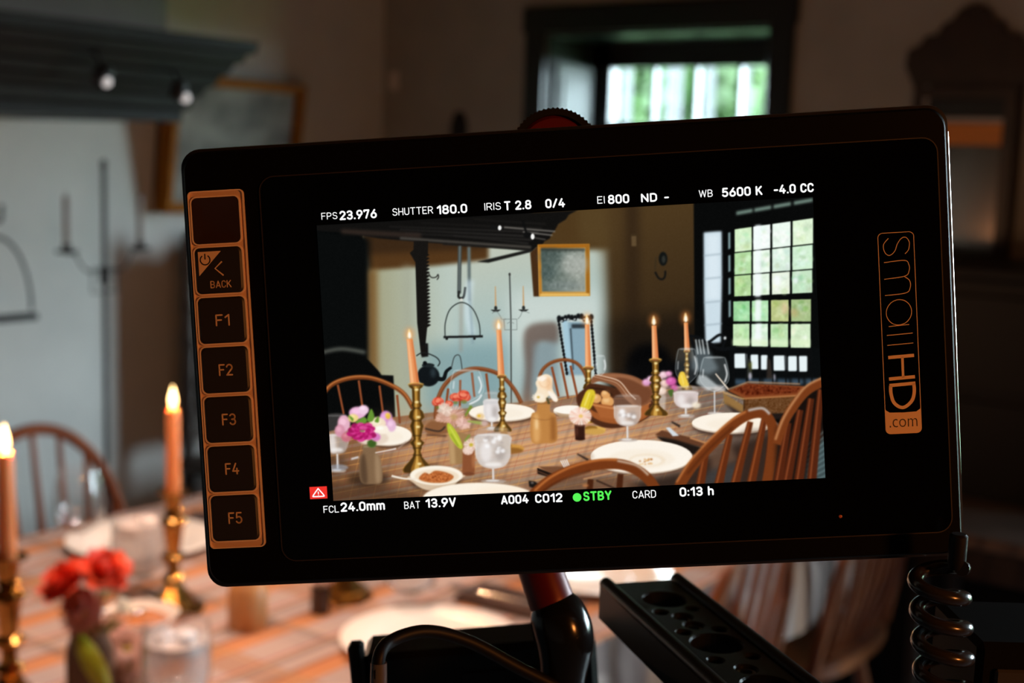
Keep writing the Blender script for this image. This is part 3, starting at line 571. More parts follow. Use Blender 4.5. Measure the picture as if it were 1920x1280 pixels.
# ================================================================== the picture shown on the monitor (flat print of its screen)
class Paint:
    """A small painter: x 600..1552, y 366..942 in picture units, colours 0..255."""
    def __init__(s, S=2):
        s.S = S; s.x0, s.y0 = 600, 366; s.W, s.H = int(952*S), int(576*S); s.c = np.zeros((s.H, s.W, 3), np.float32)
    def _blur(s, a, r):
        r = int(round(r*s.S))
        if r < 1: return a
        for ax in (0, 1):
            for _ in range(2):
                p = [(0, 0)]*a.ndim; p[ax] = (r+1, r); c = np.cumsum(np.pad(a, p, mode='edge'), axis=ax, dtype=np.float64); n = a.shape[ax]
                a = (np.take(c, range(2*r+1, 2*r+1+n), ax)-np.take(c, range(0, n), ax))/(2*r+1)
        return a
    def mask(s, P, blur=0):
        P = (np.array(P, float)-(s.x0, s.y0))*s.S; pad = int(blur*s.S*2.2)+2
        xa, ya = np.floor(P.min(0)).astype(int)-pad; xb, yb = np.ceil(P.max(0)).astype(int)+pad
        xa, ya = max(xa, 0), max(ya, 0); xb, yb = min(xb, s.W), min(yb, s.H)
        if xb <= xa or yb <= ya: return None
        X = np.arange(xa, xb)+.5; m = np.zeros((yb-ya, xb-xa), np.float32); n = len(P); Q = np.roll(P, -1, 0)
        for sub in (.25, .75):
            Y = np.arange(ya, yb)+sub
            for r in range(len(Y)):
                k = (P[:, 1] <= Y[r]) != (Q[:, 1] <= Y[r])
                if k.any():
                    xs = np.sort(P[k, 0]+(Y[r]-P[k, 1])/(Q[k, 1]-P[k, 1])*(Q[k, 0]-P[k, 0]))
                    for i in range(0, len(xs)-1, 2): m[r] += .5*np.clip(np.minimum(X+.5, xs[i+1])-np.maximum(X-.5, xs[i]), 0, 1)
        if blur: m = s._blur(m, blur)
        return m, slice(ya, yb), slice(xa, xb)
    def fill(s, P, col, blur=0, a=1.0):
        r = s.mask(P, blur)
        if r is None: return
        m, sy, sx = r
        if callable(col):
            Y, X = np.mgrid[sy.start:sy.stop, sx.start:sx.stop]; col = col(X/s.S+s.x0, Y/s.S+s.y0)
        else: col = np.array(col, np.float32)
        m = (m*a)[..., None]; s.c[sy, sx] = s.c[sy, sx]*(1-m)+col*m
    def sp(s, P, n=6, closed=True): return [(q.x, q.y) for q in spl([(a, b, 0) for a, b in P], n, closed)]
    def blob(s, P, col, blur=0, a=1.0): s.fill(s.sp(P), col, blur, a)
    def ell(s, cx, cy, rx, ry, col, blur=0, a=1.0, rot=0, t0=0, t1=6.283):
        t = np.linspace(t0, t1, 40); c, q = math.cos(rot), math.sin(rot); s.fill([(cx+rx*math.cos(u)*c-ry*math.sin(u)*q, cy+rx*math.cos(u)*q+ry*math.sin(u)*c) for u in t], col, blur, a)
    def line(s, P, w, col, blur=0, a=1.0, curve=False):
        if curve: P = s.sp(P, 8, False)
        P = [Vector(p[:2]) for p in P]; n = len(P); w = w if isinstance(w, (list, tuple)) else (w, w); L = []; R = []
        for k in range(n):
            d = (P[min(k+1, n-1)]-P[max(k-1, 0)]); d = d.normalized() if d.length else Vector((1, 0)); h = (w[0]+(w[1]-w[0])*k/max(n-1, 1))/2; q = Vector((-d.y, d.x))*h; L.append(tuple(P[k]+q)); R.append(tuple(P[k]-q))
        s.fill(L+R[::-1], col, blur, a)
    def noise(s, P, amp, scale, seed, blur=0, tint=(1, 1, 1)):
        r = s.mask(P, blur)
        if r is None: return
        m, sy, sx = r; g = np.random.default_rng(seed).normal(size=(int(m.shape[0]/scale/s.S)+3, int(m.shape[1]/scale/s.S)+3)); yy = np.arange(m.shape[0])/scale/s.S; xx = np.arange(m.shape[1])/scale/s.S
        yi, xi = yy.astype(int), xx.astype(int); fy, fx = (yy-yi)[:, None], (xx-xi)[None]; g = (g[yi][:, xi]*(1-fy)*(1-fx)+g[yi+1][:, xi]*fy*(1-fx)+g[yi][:, xi+1]*(1-fy)*fx+g[yi+1][:, xi+1]*fy*fx)
        s.c[sy, sx] += (m*g*amp)[..., None]*np.array(tint)
def grad(p0, c0, p1, c1):
    d = np.subtract(p1, p0); L = float(d@d); c0, c1 = np.array(c0, float), np.array(c1, float)
    return lambda X, Y: c0+np.clip(((X-p0[0])*d[0]+(Y-p0[1])*d[1])/L, 0, 1)[..., None]*(c1-c0)
def paint_picture():
    p = Paint(2); F, E, B, Ln = p.fill, p.ell, p.blob, p.line; rg = np.random.default_rng(5)
    full = [(598, 360), (1556, 360), (1556, 945), (598, 945)]
    F(full, (4, 6, 6))
    # ---- plaster of the hearth wall, brown shaded wall, dark corners
    F([(690, 430), (1320, 380), (1320, 800), (690, 800)], grad((700, 600), (150, 148, 118), (860, 600), (176, 192, 184)), 0)
    F([(860, 440), (1320, 380), (1320, 800), (860, 800)], grad((860, 470), (182, 188, 172), (900, 660), (152, 178, 178)), 16)
    F([(960, 540), (1140, 540), (1140, 790), (960, 790)], (190, 203, 197), 18)
    F([(800, 640), (960, 640), (960, 800), (800, 800)], (116, 146, 150), 16, .75)
    F([(990, 640), (1060, 600), (1060, 800), (960, 800)], (118, 144, 148), 14, .7)
    F([(690, 430), (925, 430), (925, 482), (830, 492), (700, 500)], (78, 52, 26), 4)
    F([(690, 430), (925, 430), (920, 462), (700, 470)], (50, 34, 20), 6, .8)
    F([(1008, 385), (1330, 375), (1330, 455), (1010, 470)], (74, 54, 28), 5)
    F([(1140, 390), (1330, 370), (1330, 800), (1148, 800)], grad((1140, 430), (72, 54, 30), (1200, 640), (52, 38, 22)), 12)
    F([(1150, 390), (1330, 370), (1330, 800), (1160, 800)], grad((1140, 430), (72, 54, 30), (1200, 640), (52, 38, 22)), 6)
    F([(1090, 380), (1150, 380), (1150, 470), (1116, 456), (1096, 452)], (82, 64, 36), 10, .8)
    F([(1180, 380), (1206, 380), (1206, 660), (1178, 660)], (44, 31, 19), 8, .7)
    F([(1150, 600), (1330, 580), (1330, 800), (1150, 800)], (26, 20, 14), 18, .8)
    E(1222, 675, 42, 34, (6, 6, 7), 8); F([(1180, 680), (1345, 670), (1345, 790), (1170, 790)], (8, 8, 9), 6)
    F([(1150, 700), (1185, 690), (1185, 790), (1150, 790)], (24, 22, 20), 8, .8)
    F([(598, 425), (703, 440), (700, 640), (694, 800), (598, 800)], (9, 11, 11), 6)
    F([(698, 500), (716, 496), (712, 800), (694, 800)], (112, 78, 38), 6, .8)
    F([(598, 425), (695, 440), (692, 640), (688, 800), (598, 800)], (9, 11, 11), 3)
    for x in (768, 776): Ln([(x, 490), (x-3, 760)], 10, (150, 152, 135), 6, .35)
    # ---- hood
    hood = [(598, 414), (740, 408), (1092, 392), (1076, 400), (1070, 409), (1056, 417), (1050, 428), (1042, 437), (1040, 444), (1030, 449), (1026, 455), (1014, 460), (1008, 467), (960, 462), (880, 455), (800, 448), (720, 440), (650, 428), (598, 424)]
    F(hood, (17, 16, 15), 1)
    for y0, y1, x0, c in ((418, 432, 740, 40), (424, 440, 760, 48), (431, 446, 770, 42), (412, 425, 800, 30), (437, 453, 860, 42), (406, 417, 900, 28)): Ln([(x0, y0), ((x0+1012)/2, (y0+y1)/2), (1012+(440-y1)*.9, y1)], (1.2, 3), (c+2, c, c-2), 1.4, .9)
    Ln([(955, 422), (1050, 431)], 3, (120, 116, 110), 1.2, .8); Ln([(990, 431), (1045, 438)], 2.5, (130, 126, 120), 1, .8); Ln([(1000, 440), (1032, 446)], 2, (110, 106, 100), 1, .7)
    Ln([(650, 426), (800, 436)], 9, (58, 45, 38), 3, .7); Ln([(760, 440), (1005, 460)], 5, (78, 74, 68), 1.5, .8); Ln([(840, 452), (1005, 465)], 3, (30, 28, 26), 1)
    F([(903, 486), (1000, 464), (1012, 467), (925, 488)], (26, 26, 24), 1.2)
    E(947, 423, 3.4, 4.5, (240, 240, 238), .6); Ln([(990, 410), (998, 438)], 4, (14, 14, 14), .8); E(999, 437, 8, 6, (16, 16, 16), 1); E(1008, 440, 3.4, 5.5, (248, 248, 245), .6)
    Ln([(930, 421), (943, 423)], 7, (20, 20, 20), 1)
    # ---- saw trammel, straps, hook, hoop trivet
    saw = [(786, 446), (813, 446), (812, 470)]
    y = 470
    while y < 604: saw += [(812, y), (815, y+2), (808, y+6.5)]; y += 6.6
    saw += [(808, 606), (804, 640), (806, 662), (795, 662), (793, 640), (789, 600), (788, 486), (778, 468), (785, 462)]
    F(saw, (22, 20, 18), .7); Ln([(812, 505), (817, 514), (826, 514), (830, 509), (831, 514), (828, 519)], 1.8, (30, 28, 26), .6, curve=True)
    Ln([(872, 456), (869, 545)], 7, (60, 66, 66), 1.2); Ln([(872, 456), (869, 545)], 2.5, (100, 110, 108), 1); Ln([(889, 458), (888, 560)], 6, (92, 104, 104), 1.4); Ln([(869, 540), (868, 552), (877, 552), (881, 533)], 4.5, (38, 40, 38), .7, curve=True)
    Ln([(890, 520), (884, 580), (892, 622)], 14, (205, 226, 236), 4, .55, True); Ln([(889, 560), (893, 640)], 4, (120, 140, 150), 2, .6); Ln([(873, 560), (870, 655)], 5, (140, 130, 118), 3, .6); E(873, 557, 3, 2.5, (210, 210, 200), .6)
    Ln([(841, 626), (842, 600), (852, 574), (873, 562), (893, 573), (905, 600), (907, 626)], 2.1, (52, 58, 56), .5, curve=True); Ln([(838, 627), (912, 626)], 4.5, (30, 32, 32), .6); E(844, 630, 2.5, 2.5, (25, 27, 27), .5); E(896, 630, 2.5, 2.5, (25, 27, 27), .5)
    # ---- floor candelabra
    Ln([(964, 508), (965, 590), (963, 760)], 2.6, (70, 74, 72), .5); E(964, 510, 2, 3, (60, 60, 58), .4)
    for x in (937, 989): Ln([(x, 532), (x, 575)], (1.8, 3.4), (186, 150, 108), .5); F([(x-10, 576), (x+10, 576), (x+4, 580), (x-4, 580)], (44, 46, 44), .6); E(x, 573, 3, 4, (44, 46, 44), .6)
    Ln([(930, 583), (938, 579), (945, 588), (948, 594), (952, 594)], 1.1, (110, 118, 116), .5, .9, True); Ln([(1000, 583), (988, 579), (983, 588), (978, 594)], 1.1, (110, 118, 116), .5, .9, True)
    Ln([(952, 594), (976, 594), (976, 614), (953, 614), (952, 594)], 1.3, (104, 110, 108), .5); Ln([(958, 602), (964, 599), (971, 602)], 1, (110, 116, 114), .5)
    # ---- painting
    F([(1003, 470), (1018, 458), (1019, 552), (1008, 552)], (66, 42, 22), .8); F([(1017, 455), (1113, 455), (1113, 552), (1018, 552)], (196, 142, 62), .7); F([(1017, 455), (1113, 455), (1113, 461), (1020, 463)], (158, 98, 26), .8); F([(1106, 458), (1113, 455), (1113, 552), (1106, 546)], (150, 98, 30), .8); F([(1018, 460), (1023, 460), (1023, 548), (1019, 552)], (176, 118, 44), .6)
    F([(1023, 462), (1105, 463), (1105, 544), (1024, 543)], grad((1024, 480), (72, 88, 84), (1104, 500), (142, 148, 138)), .8); E(1085, 492, 24, 22, (168, 172, 164), 6, .7); E(1040, 478, 20, 14, (70, 82, 78), 6, .7); E(1036, 508, 14, 10, (64, 78, 76), 5, .6); E(1065, 532, 36, 8, (116, 126, 124), 5, .6); F([(1023, 462), (1105, 463), (1105, 468), (1023, 467)], (40, 42, 36), 2, .7)
    p.noise([(1026, 466), (1103, 466), (1103, 541), (1026, 541)], 7, 4, 3, 2)
    Ln([(1020, 549), (1112, 549)], 4, (232, 186, 104), .8, .8)
    # ---- shadow and tall caned chair
    B([(988, 628), (1000, 606), (1030, 600), (1052, 604), (1050, 640), (1016, 640), (1006, 700), (1000, 760), (984, 760), (990, 690)], (100, 84, 76), 5, .85); F([(1005, 640), (1050, 636), (1050, 740), (1000, 740)], (120, 134, 140), 6, .6)
    F([(1070, 600), (1106, 600), (1112, 700), (1066, 700)], (128, 156, 170), 2); F([(1060, 596), (1070, 592), (1080, 690), (1066, 690)], (156, 190, 206), 2.5)
    for k in range(11): E(1055+k*6, 593+2*math.sin(k*1.7)-(2 if 3 < k < 8 else 0), 4.2, 5.5, (18, 20, 22), .8)
    for k in range(9): E(1060+k*6, 596+2*math.cos(k*2.1), 2.2, 1.6, (196, 206, 206), .6, .8)
    for k in range(15): E(1054+k*1.0, 598+k*7, 2.6, 4, (20, 22, 24), .6); E(1115+k*.5, 600+k*7, 2.6, 4, (20, 22, 24), .6)
    Ln([(1076, 612), (1080, 690)], 3, (30, 36, 40), 1, .7); Ln([(1105, 612), (1108, 690)], 3, (30, 36, 40), 1, .7); F([(1078, 604), (1104, 604), (1105, 612), (1078, 612)], (26, 30, 34), 1.4, .8)
    # ---- sconce and switch
    E(1249, 484, 8, 13, (18, 20, 19), 1.2); E(1250, 485, 3.4, 7, (44, 46, 42), 1); Ln([(1234, 508), (1240, 519), (1247, 522), (1252, 517), (1253, 506)], 3.4, (18, 18, 17), 1, curve=True); Ln([(1236, 480), (1234, 505)], 2, (40, 36, 26), 1.4, .6)
    F([(1191, 440), (1200, 440), (1200, 460), (1191, 460)], (88, 70, 46), 1.2); F([(1190, 437), (1201, 437), (1201, 441), (1190, 441)], (58, 44, 26), 1)
    # ---- window
    F([(1306, 372), (1556, 355), (1556, 800), (1306, 760)], (8, 9, 9), .8)
    for x0, x1 in ((1384, 1414), (1417, 1448), (1452, 1484), (1489, 1524)):
        t = lambda x: 400-(x-1384)*.165
        F([(x0, t(x0)-2), (x1, t(x1)-2), (x1, t(x1)+5), (x0, t(x0)+5)], (112, 134, 124), 1.8, .9)
    F([(1324, 436), (1357, 434), (1357, 520), (1355, 600), (1354, 640), (1326, 642), (1324, 560)], (196, 215, 226), 2); F([(1330, 440), (1352, 438), (1352, 560), (1330, 560)], (214, 230, 240), 4, .8)
    for y in (478, 521, 565, 607): Ln([(1324, y+1), (1357, y-2)], 2.5, (140, 156, 166), 1.6, .7)
    for k in range(4): F([(1369, 437+k*42), (1373, 436+k*42), (1373, 466+k*42), (1369, 468+k*42)], (150, 180, 184), 1, .8)
    xs = [(1381, 1412), (1415, 1446), (1450, 1483), (1487, 1524)]
    top = lambda x: 431-(x-1381)*.132
    rows = [(0, .205), (.215, .41), (.42, .605)]
    leafc = ((206, 236, 190), (240, 252, 246), (232, 249, 236), (218, 242, 206), (172, 214, 156), (230, 248, 230), (212, 236, 216), (202, 236, 202), (174, 212, 150), (222, 242, 218), (228, 240, 218), (190, 222, 188))
    def pane(x0, x1, ya0, ya1, yb0, yb1, c, seed):
        P = [(x0, ya0), (x1, ya1), (x1, yb1), (x0, yb0)]; F(P, c, .6); g = np.random.default_rng(seed)
        for _ in range(12): q = g.uniform(-46, 46); E(g.uniform(x0+4, x1-4), g.uniform(max(ya0, ya1)+4, min(yb0, yb1)-4), g.uniform(2.5, 7), g.uniform(2.5, 7), np.clip(np.array(c)+q*np.array((1, .75, 1.05))+g.normal(size=3)*8, 0, 255), 2.0, .6)
        p.noise(P, 5, 3.2, seed+50, .5, (.9, 1, .8))
    for j, (a, b) in enumerate(rows):
        for i, (x0, x1) in enumerate(xs):
            h = lambda x: 135+(x-1381)*.118*0+ (556-431-135)*0
            f0 = lambda x, q: top(x)+q*(558-(x-1381)*.04-top(x))/.62
            pane(x0-j*.6, x1-j*.8, f0(x0, a), f0(x1, a), f0(x0, b), f0(x1, b), leafc[j*4+i], j*4+i)
    low = [((562, 560), (600, 602)), ((606, 608), (646, 648))]
    lc = ((150, 206, 150), (170, 220, 170), (178, 190, 128), (160, 184, 130), (190, 226, 176), (206, 238, 206), (184, 220, 170), (204, 230, 190))
    for j in range(2):
        for i, (x0, x1) in enumerate(xs):
            y0, y1 = (564-i*.8, 601+i*.3) if j == 0 else (606+i*.3, 646+i*1.6); pane(x0-3.2-j*.8, x1-4-j*1, y0, y0-.5, y1, y1+.4, lc[j*4+i], 30+j*4+i)
    for (ya, yb) in ((424, 466), (470, 509), (513, 556), (562, 600), (606, 645)): F([(1418, ya), (1429, ya-1), (1428, yb), (1417, yb)], (244, 252, 255), 1.8, .85)
    E(1458, 526, 7, 10, (246, 252, 255), 2.5, .9); E(1492, 526, 5, 6, (240, 250, 250), 2, .8); E(1472, 578, 5, 12, (220, 190, 150), 3, .7); E(1490, 586, 8, 8, (186, 150, 96), 4, .5)
    for x0, x1 in xs: F([(x0-5, 634), (x1-6, 636), (x1-6, 648), (x0-5, 646)], (222, 244, 196), 2.5, .7)
    # ---- black settee under the window with daylight through it
    F([(1370, 650), (1560, 652), (1560, 740), (1370, 730)], (10, 12, 13), 1)
    for x0, x1, y0, y1 in ((1379, 1402, 661, 688), (1409, 1424, 663, 690), (1428, 1440, 664, 691), (1451, 1474, 665, 693), (1478, 1494, 666, 694), (1497, 1513, 666, 695)): F(rrect(x1-x0, y1-y0, 2, 3, (x0+x1)/2, (y0+y1)/2), (226, 240, 244), .9)
    F([(1404, 668), (1410, 676), (1412, 706), (1400, 706)], (42, 44, 40), 1.2); F([(1440, 668), (1446, 674), (1452, 710), (1438, 710)], (44, 38, 34), 1.4); E(1408, 704, 3, 8, (190, 186, 200), 1.6, .8); E(1452, 706, 3, 7, (180, 176, 190), 1.6, .7); F([(1404, 680), (1412, 676), (1410, 696)], (120, 120, 40), 2, .5)
    for i in range(6): F([(1380+i*26, 708), (1402+i*26, 709), (1402+i*26, 720), (1380+i*26, 719)], (64, 86, 104), 2.5, .8)
    for i in range(7): Ln([(1376+i*24, 654), (1378+i*24, 720)], 2.5, (12, 13, 14), .8)
    # ---- dark chairs with wine glasses in the corner
    F([(1300, 648), (1330, 650), (1350, 690), (1330, 700), (1300, 690)], (150, 168, 176), 4, .45)
    Ln([(1284, 632), (1300, 628), (1318, 632), (1330, 640), (1352, 626), (1362, 634), (1356, 652)], 5, (14, 16, 18), .8, curve=True); Ln([(1300, 630), (1308, 668)], 5, (14, 16, 18), 1); Ln([(1330, 640), (1352, 652), (1382, 650)], 7, (14, 16, 18), 1, curve=True)
    for k, x in enumerate((1308, 1314, 1320, 1328)): Ln([(x, 634), (x+4, 662)], 2.6, (206, 214, 214), .9, .85)
    E(1362, 632, 2.5, 3, (210, 216, 216), .8)
    # ---- fire-back and stove behind the first chair
    B([(600, 660), (640, 652), (680, 660), (705, 680), (724, 712), (728, 790), (600, 800)], (8, 9, 9), 1); Ln([(606, 655), (645, 648), (690, 655)], 6, (168, 172, 158), 3, .5, True)
    F([(718, 698), (742, 699), (744, 790), (722, 792)], (12, 13, 13), 1)
    # ---- kettle
    Ln([(795, 640), (806, 640), (806, 662), (796, 662)], 6, (18, 18, 18), .8); Ln([(786, 662), (800, 656), (822, 664), (830, 674), (826, 682)], 2, (28, 30, 30), .6, curve=True); E(808, 700, 21, 20, (17, 21, 24), .8); E(808, 680, 12, 4, (30, 36, 38), .7); E(802, 676, 4, 4, (14, 16, 18), .6); Ln([(822, 704), (836, 706), (842, 692), (852, 684)], (9, 5), (16, 20, 22), .7, curve=True); E(817, 694, 5, 9, (52, 66, 72), 3, .7); Ln([(852, 684), (858, 664), (868, 663), (872, 690)], 1.8, (60, 66, 66), .6, curve=True)
    # ---- table cloth
    tab = [(600, 810), (668, 792), (742, 778), (860, 764), (1000, 748), (1060, 740), (1200, 724), (1290, 720), (1352, 724), (1420, 760), (1470, 800), (1470, 945), (600, 945)]
    F(tab, grad((620, 900), (128, 88, 56), (1340, 730), (112, 98, 88)), 1)
    F([(700, 800), (1000, 760), (1300, 760), (1300, 860), (760, 900)], (194, 142, 102), 26, .8); F([(880, 840), (1150, 770), (1190, 830), (960, 900)], (216, 164, 124), 20, .6)
    def cl(P, w, c, a, b=1.2): Ln(P, w, c, b, a)
    keep = p.c.copy()
    for k in range(16):
        y0 = 806+k*12.5; cl([(600, y0), (940, y0-62), (1360, y0-148)], 5 if k % 2 else 3, ((150, 96, 62), (146, 132, 120))[k % 2], .5, 1.0)
    for k in range(16): y0 = 832+k*12; cl([(600, y0), (940, y0-64), (1360, y0-149)], 1.0, ((226, 164, 88), (140, 52, 40))[k % 2], .75 if k % 2 == 0 else .45, .5)
    for k in range(20):
        x = 560+k*44; P = [(x, 955), (x+34+k*2.2, 800), (x+52+k*3.2, 730)]; cl(P, 1.0, (214, 150, 80), .5, .5); cl([(a+15, b) for a, b in P], 6, (104, 82, 70), .22, 1.2); cl([(a+28, b) for a, b in P], .9, (140, 56, 44), .35, .5)
    mt = p.mask(tab, 1); mk = np.zeros((p.H, p.W, 1), np.float32); mk[mt[1], mt[2], 0] = mt[0]; p.c = keep*(1-mk)+p.c*mk
    F([(1180, 905), (1290, 880), (1350, 840), (1470, 800), (1556, 800), (1556, 945), (1180, 945)], (44, 32, 26), 6, .9)
    F([(1500, 880), (1556, 800), (1556, 945), (1500, 945)], (60, 74, 76), 3)
    for k in range(9): Ln([(1512, 905-k*9), (1556, 884-k*11)], 2.4, (118, 144, 146), 1.4, .6)
    F([(600, 900), (700, 905), (800, 930), (800, 945), (600, 945)], (60, 42, 30), 8, .6); F([(600, 850), (640, 850), (660, 880), (600, 900)], (70, 50, 36), 8, .6)
    # ---- far chairs
    def bow(P, w, hi): Ln(P, w, (112, 58, 26), .8, 1, True); Ln([(x, y-w*.22) for x, y in P], w*.35, hi, 1.0, .8, True)
    def spin(P): 
        for a, b in P: Ln([a, ((a[0]+b[0])/2, (a[1]+b[1])/2), b], (4.4, 4.0), (118, 60, 34), .7); Ln([a, b], 1.3, (176, 106, 64), .8, .6)
    spin([((636, 716), (646, 772)), ((676, 708), (682, 760)), ((715, 718), (722, 784)), ((748, 736), (752, 790))]); bow([(604, 738), (622, 718), (645, 707), (675, 702), (705, 705), (738, 718), (762, 735), (778, 762)], 8.5, (196, 122, 66))
    spin([((845, 724), (838, 770)), ((868, 708), (866, 760)), ((890, 694), (894, 740)), ((917, 696), (922, 745))]); bow([(820, 782), (824, 748), (838, 718), (862, 697), (892, 687), (925, 691), (950, 704), (970, 728), (982, 752)], 7.5, (150, 96, 66))
    spin([((1040, 684), (1052, 740)), ((1057, 676), (1070, 744)), ((1075, 682), (1088, 744))]); bow([(1016, 704), (1024, 688), (1040, 676), (1062, 671), (1084, 676), (1098, 690), (1106, 708)], 6, (150, 96, 60))
    # ---- far plates
    def plate(cx, cy, rx, ry, c=(252, 240, 222), sh=True):
        if sh: E(cx+2, cy+ry*.5, rx*1.0, ry*.85, (58, 42, 34), 3, .75)
        E(cx, cy+2.5, rx, ry, (196, 176, 156), .7); E(cx, cy, rx, ry, c, .7); E(cx, cy+ry*.15, rx*.66, ry*.6, (244, 228, 206), 2.5, .6)
    plate(945, 769, 62, 16); plate(728, 812, 46, 19); E(700, 818, 30, 14, (225, 205, 185), 2); plate(1074, 766, 32, 9); F([(1044, 766), (1104, 766), (1096, 780), (1054, 780)], (170, 138, 104), 1.2, .8); E(1074, 765, 31, 8, (254, 246, 232), .7)
    B([(798, 800), (812, 786), (842, 790), (846, 806), (812, 812)], (132, 88, 56), 1.5); Ln([(800, 800), (826, 805), (838, 796)], 3, (46, 38, 34), 1, .9, True); Ln([(802, 812), (840, 814)], 3, (84, 56, 40), 1.4)
    # ---- candles (tapers with flames)
    def candle(x, y0, y1, w0, w1, tilt=0):
        Ln([(x-tilt, y0), (x, y1)], (w0, w1), (226, 142, 90), .6); Ln([(x-tilt-w0*.25, y0), (x-w1*.25, y1)], (w0*.3, w1*.3), (250, 186, 136), .9, .8); Ln([(x-tilt+w0*.36, y0), (x+w1*.36, y1)], (w0*.2, w1*.25), (188, 96, 50), .8, .7)
        E(x-tilt, y0-9, 8, 12, (255, 150, 70), 5, .55); B([(x-tilt-3.4, y0-3), (x-tilt-3.6, y0-9), (x-tilt-.6, y0-19), (x-tilt+3, y0-9), (x-tilt+3.2, y0-3)], (255, 214, 150), .9); E(x-tilt, y0-7, 2.2, 6, (255, 250, 236), .8)
    br = ((52, 36, 14), (136, 94, 34), (214, 166, 84), (250, 226, 160))
    def stick(x, y0, y1, W):
        """brass stick from pan y0 to foot y1, W: half width of the foot"""
        H = y1-y0; pr = [(.0, .46), (.03, .44), (.05, .26), (.2, .24), (.24, .36), (.27, .2), (.31, .42), (.37, .52), (.41, .30), (.47, .44), (.52, .36), (.62, .22), (.66, .48), (.70, .30), (.76, .2), (.82, .30), (.88, .58), (.93, .86), (.97, 1.0), (1.0, .92)]
        L = [(x-W*w, y0+H*t) for t, w in pr]; R = [(x+W*w, y0+H*t) for t, w in pr]; F(L+R[::-1], br[1], .7)
        F([(x-W*w*.95, y0+H*t) for t, w in pr]+[(x-W*w*.45, y0+H*t) for t, w in reversed(pr)], br[0], 1.2, .85); F([(x+W*w*.55, y0+H*t) for t, w in pr]+[(x+W*w*.98, y0+H*t) for t, w in reversed(pr)], br[0], 1.2, .7)
        F([(x-W*w*.22, y0+H*t) for t, w in pr]+[(x+W*w*.12, y0+H*t) for t, w in reversed(pr)], br[2], 1.2, .85)
        for t, w in ((.06, .1), (.37, .3), (.48, .2), (.67, .3), (.9, .3), (.2, .08)): E(x+W*w*.4, y0+H*t, W*.10+1, 2.4, br[3], 1, .9)
        for t in (.27, .41, .58, .72, .8): Ln([(x-W*.3, y0+H*t), (x+W*.3, y0+H*t)], 2, br[0], .9, .8)
        E(x, y0, W*.52, 3, br[2], .8); E(x, y0+1.5, W*.5, 2, br[0], .8, .8); E(x, y0, W*.3, 1.6, (150, 90, 50), .6)
    candle(782, 630, 716, 11.5, 17, 8); candle(945, 614, 702, 9, 12.5, 3); candle(1108, 605, 688, 8, 11, 1); candle(1233, 608, 672, 8.5, 12, 2); candle(1292, 603, 657, 7, 10, 2)
    stick(1291, 656, 728, 10); stick(1233, 672, 776, 22); stick(1108, 686, 790, 20); E(1122, 803, 17, 7, br[2], 1.2); E(1112, 800, 12, 5, br[1], 1.2)
    # ---- napkin over the bread bowl
    B([(1090, 760), (1086, 740), (1100, 726), (1122, 716), (1220, 744), (1226, 770), (1200, 790), (1150, 800), (1116, 790)], (72, 40, 24), 1.2)
    E(1166, 768, 56, 24, (150, 84, 42), 1); E(1164, 760, 54, 16, (78, 42, 22), 1.2)
    for x, y, r in ((1122, 744, 10), (1143, 750, 12), (1140, 736, 9)): E(x, y, r, r*.9, (214, 152, 92), .8); E(x-2, y-3, r*.5, r*.4, (240, 190, 132), 1.6, .8)
    F([(1114, 752), (1170, 760), (1222, 750), (1216, 776), (1190, 786), (1130, 780)], (160, 92, 48), 1.2); Ln([(1112, 755), (1166, 763), (1224, 752)], 2.4, (206, 136, 84), .9, .9, True)
    B([(1114, 716), (1118, 702), (1150, 696), (1186, 700), (1212, 712), (1228, 728), (1222, 752), (1196, 758), (1176, 744), (1158, 722), (1130, 712)], (132, 84, 56), 1); B([(1160, 704), (1200, 712), (1226, 730), (1216, 752), (1196, 756), (1182, 730)], (104, 62, 40), 2.5, .8); Ln([(1120, 699), (1140, 703), (1166, 712), (1184, 734), (1196, 746)], 1.6, (240, 214, 190), .6, .95, True); Ln([(1116, 702), (1138, 708), (1162, 716), (1180, 738)], 1.1, (214, 176, 146), .6, .8, True); Ln([(1130, 700), (1180, 704), (1214, 720)], 3, (176, 122, 88), 2, .7, True); Ln([(1110, 724), (1140, 728), (1152, 738)], 3, (46, 26, 16), 1, .9, True)
    # ---- bottle with the cream rose
    B([(1000, 824), (1000, 776), (1010, 768), (1014, 752), (1034, 752), (1036, 768), (1046, 778), (1047, 822), (1024, 828)], (182, 124, 66), .9); B([(1004, 822), (1004, 780), (1012, 772), (1016, 800), (1014, 824)], (222, 166, 104), 3, .75); F([(1036, 776), (1046, 780), (1046, 822), (1036, 824)], (136, 84, 40), 3, .8); Ln([(1002, 780), (1024, 784), (1046, 780)], 1.4, (140, 92, 48), .8, .8, True); Ln([(1012, 752), (1036, 752)], 4, (150, 100, 54), .9); E(1010, 792, 3, 10, (246, 208, 156), 2, .7)
    B([(1006, 742), (1012, 726), (1010, 712), (1026, 698), (1040, 704), (1040, 724), (1050, 744), (1046, 750), (1034, 738), (1026, 750), (1010, 750)], (246, 222, 190), 1); E(1026, 714, 12, 13, (250, 214, 176), 1.4); E(1022, 706, 10, 5, (255, 240, 222), 1.4); B([(1030, 704), (1039, 708), (1040, 724), (1030, 728)], (236, 186, 142), 2.5, .8); Ln([(1016, 712), (1020, 720), (1030, 722), (1036, 714), (1030, 708), (1024, 712)], 1.2, (220, 172, 130), .9, .7, True); B([(1032, 730), (1042, 734), (1050, 746), (1042, 748)], (252, 240, 226), 1.2, .9)
    for k in range(12): Ln([(1014, 741), (1014+12*math.cos(k*.52), 741+8*math.sin(k*.52))], (3, 2), (250, 236, 214), .8, .9)
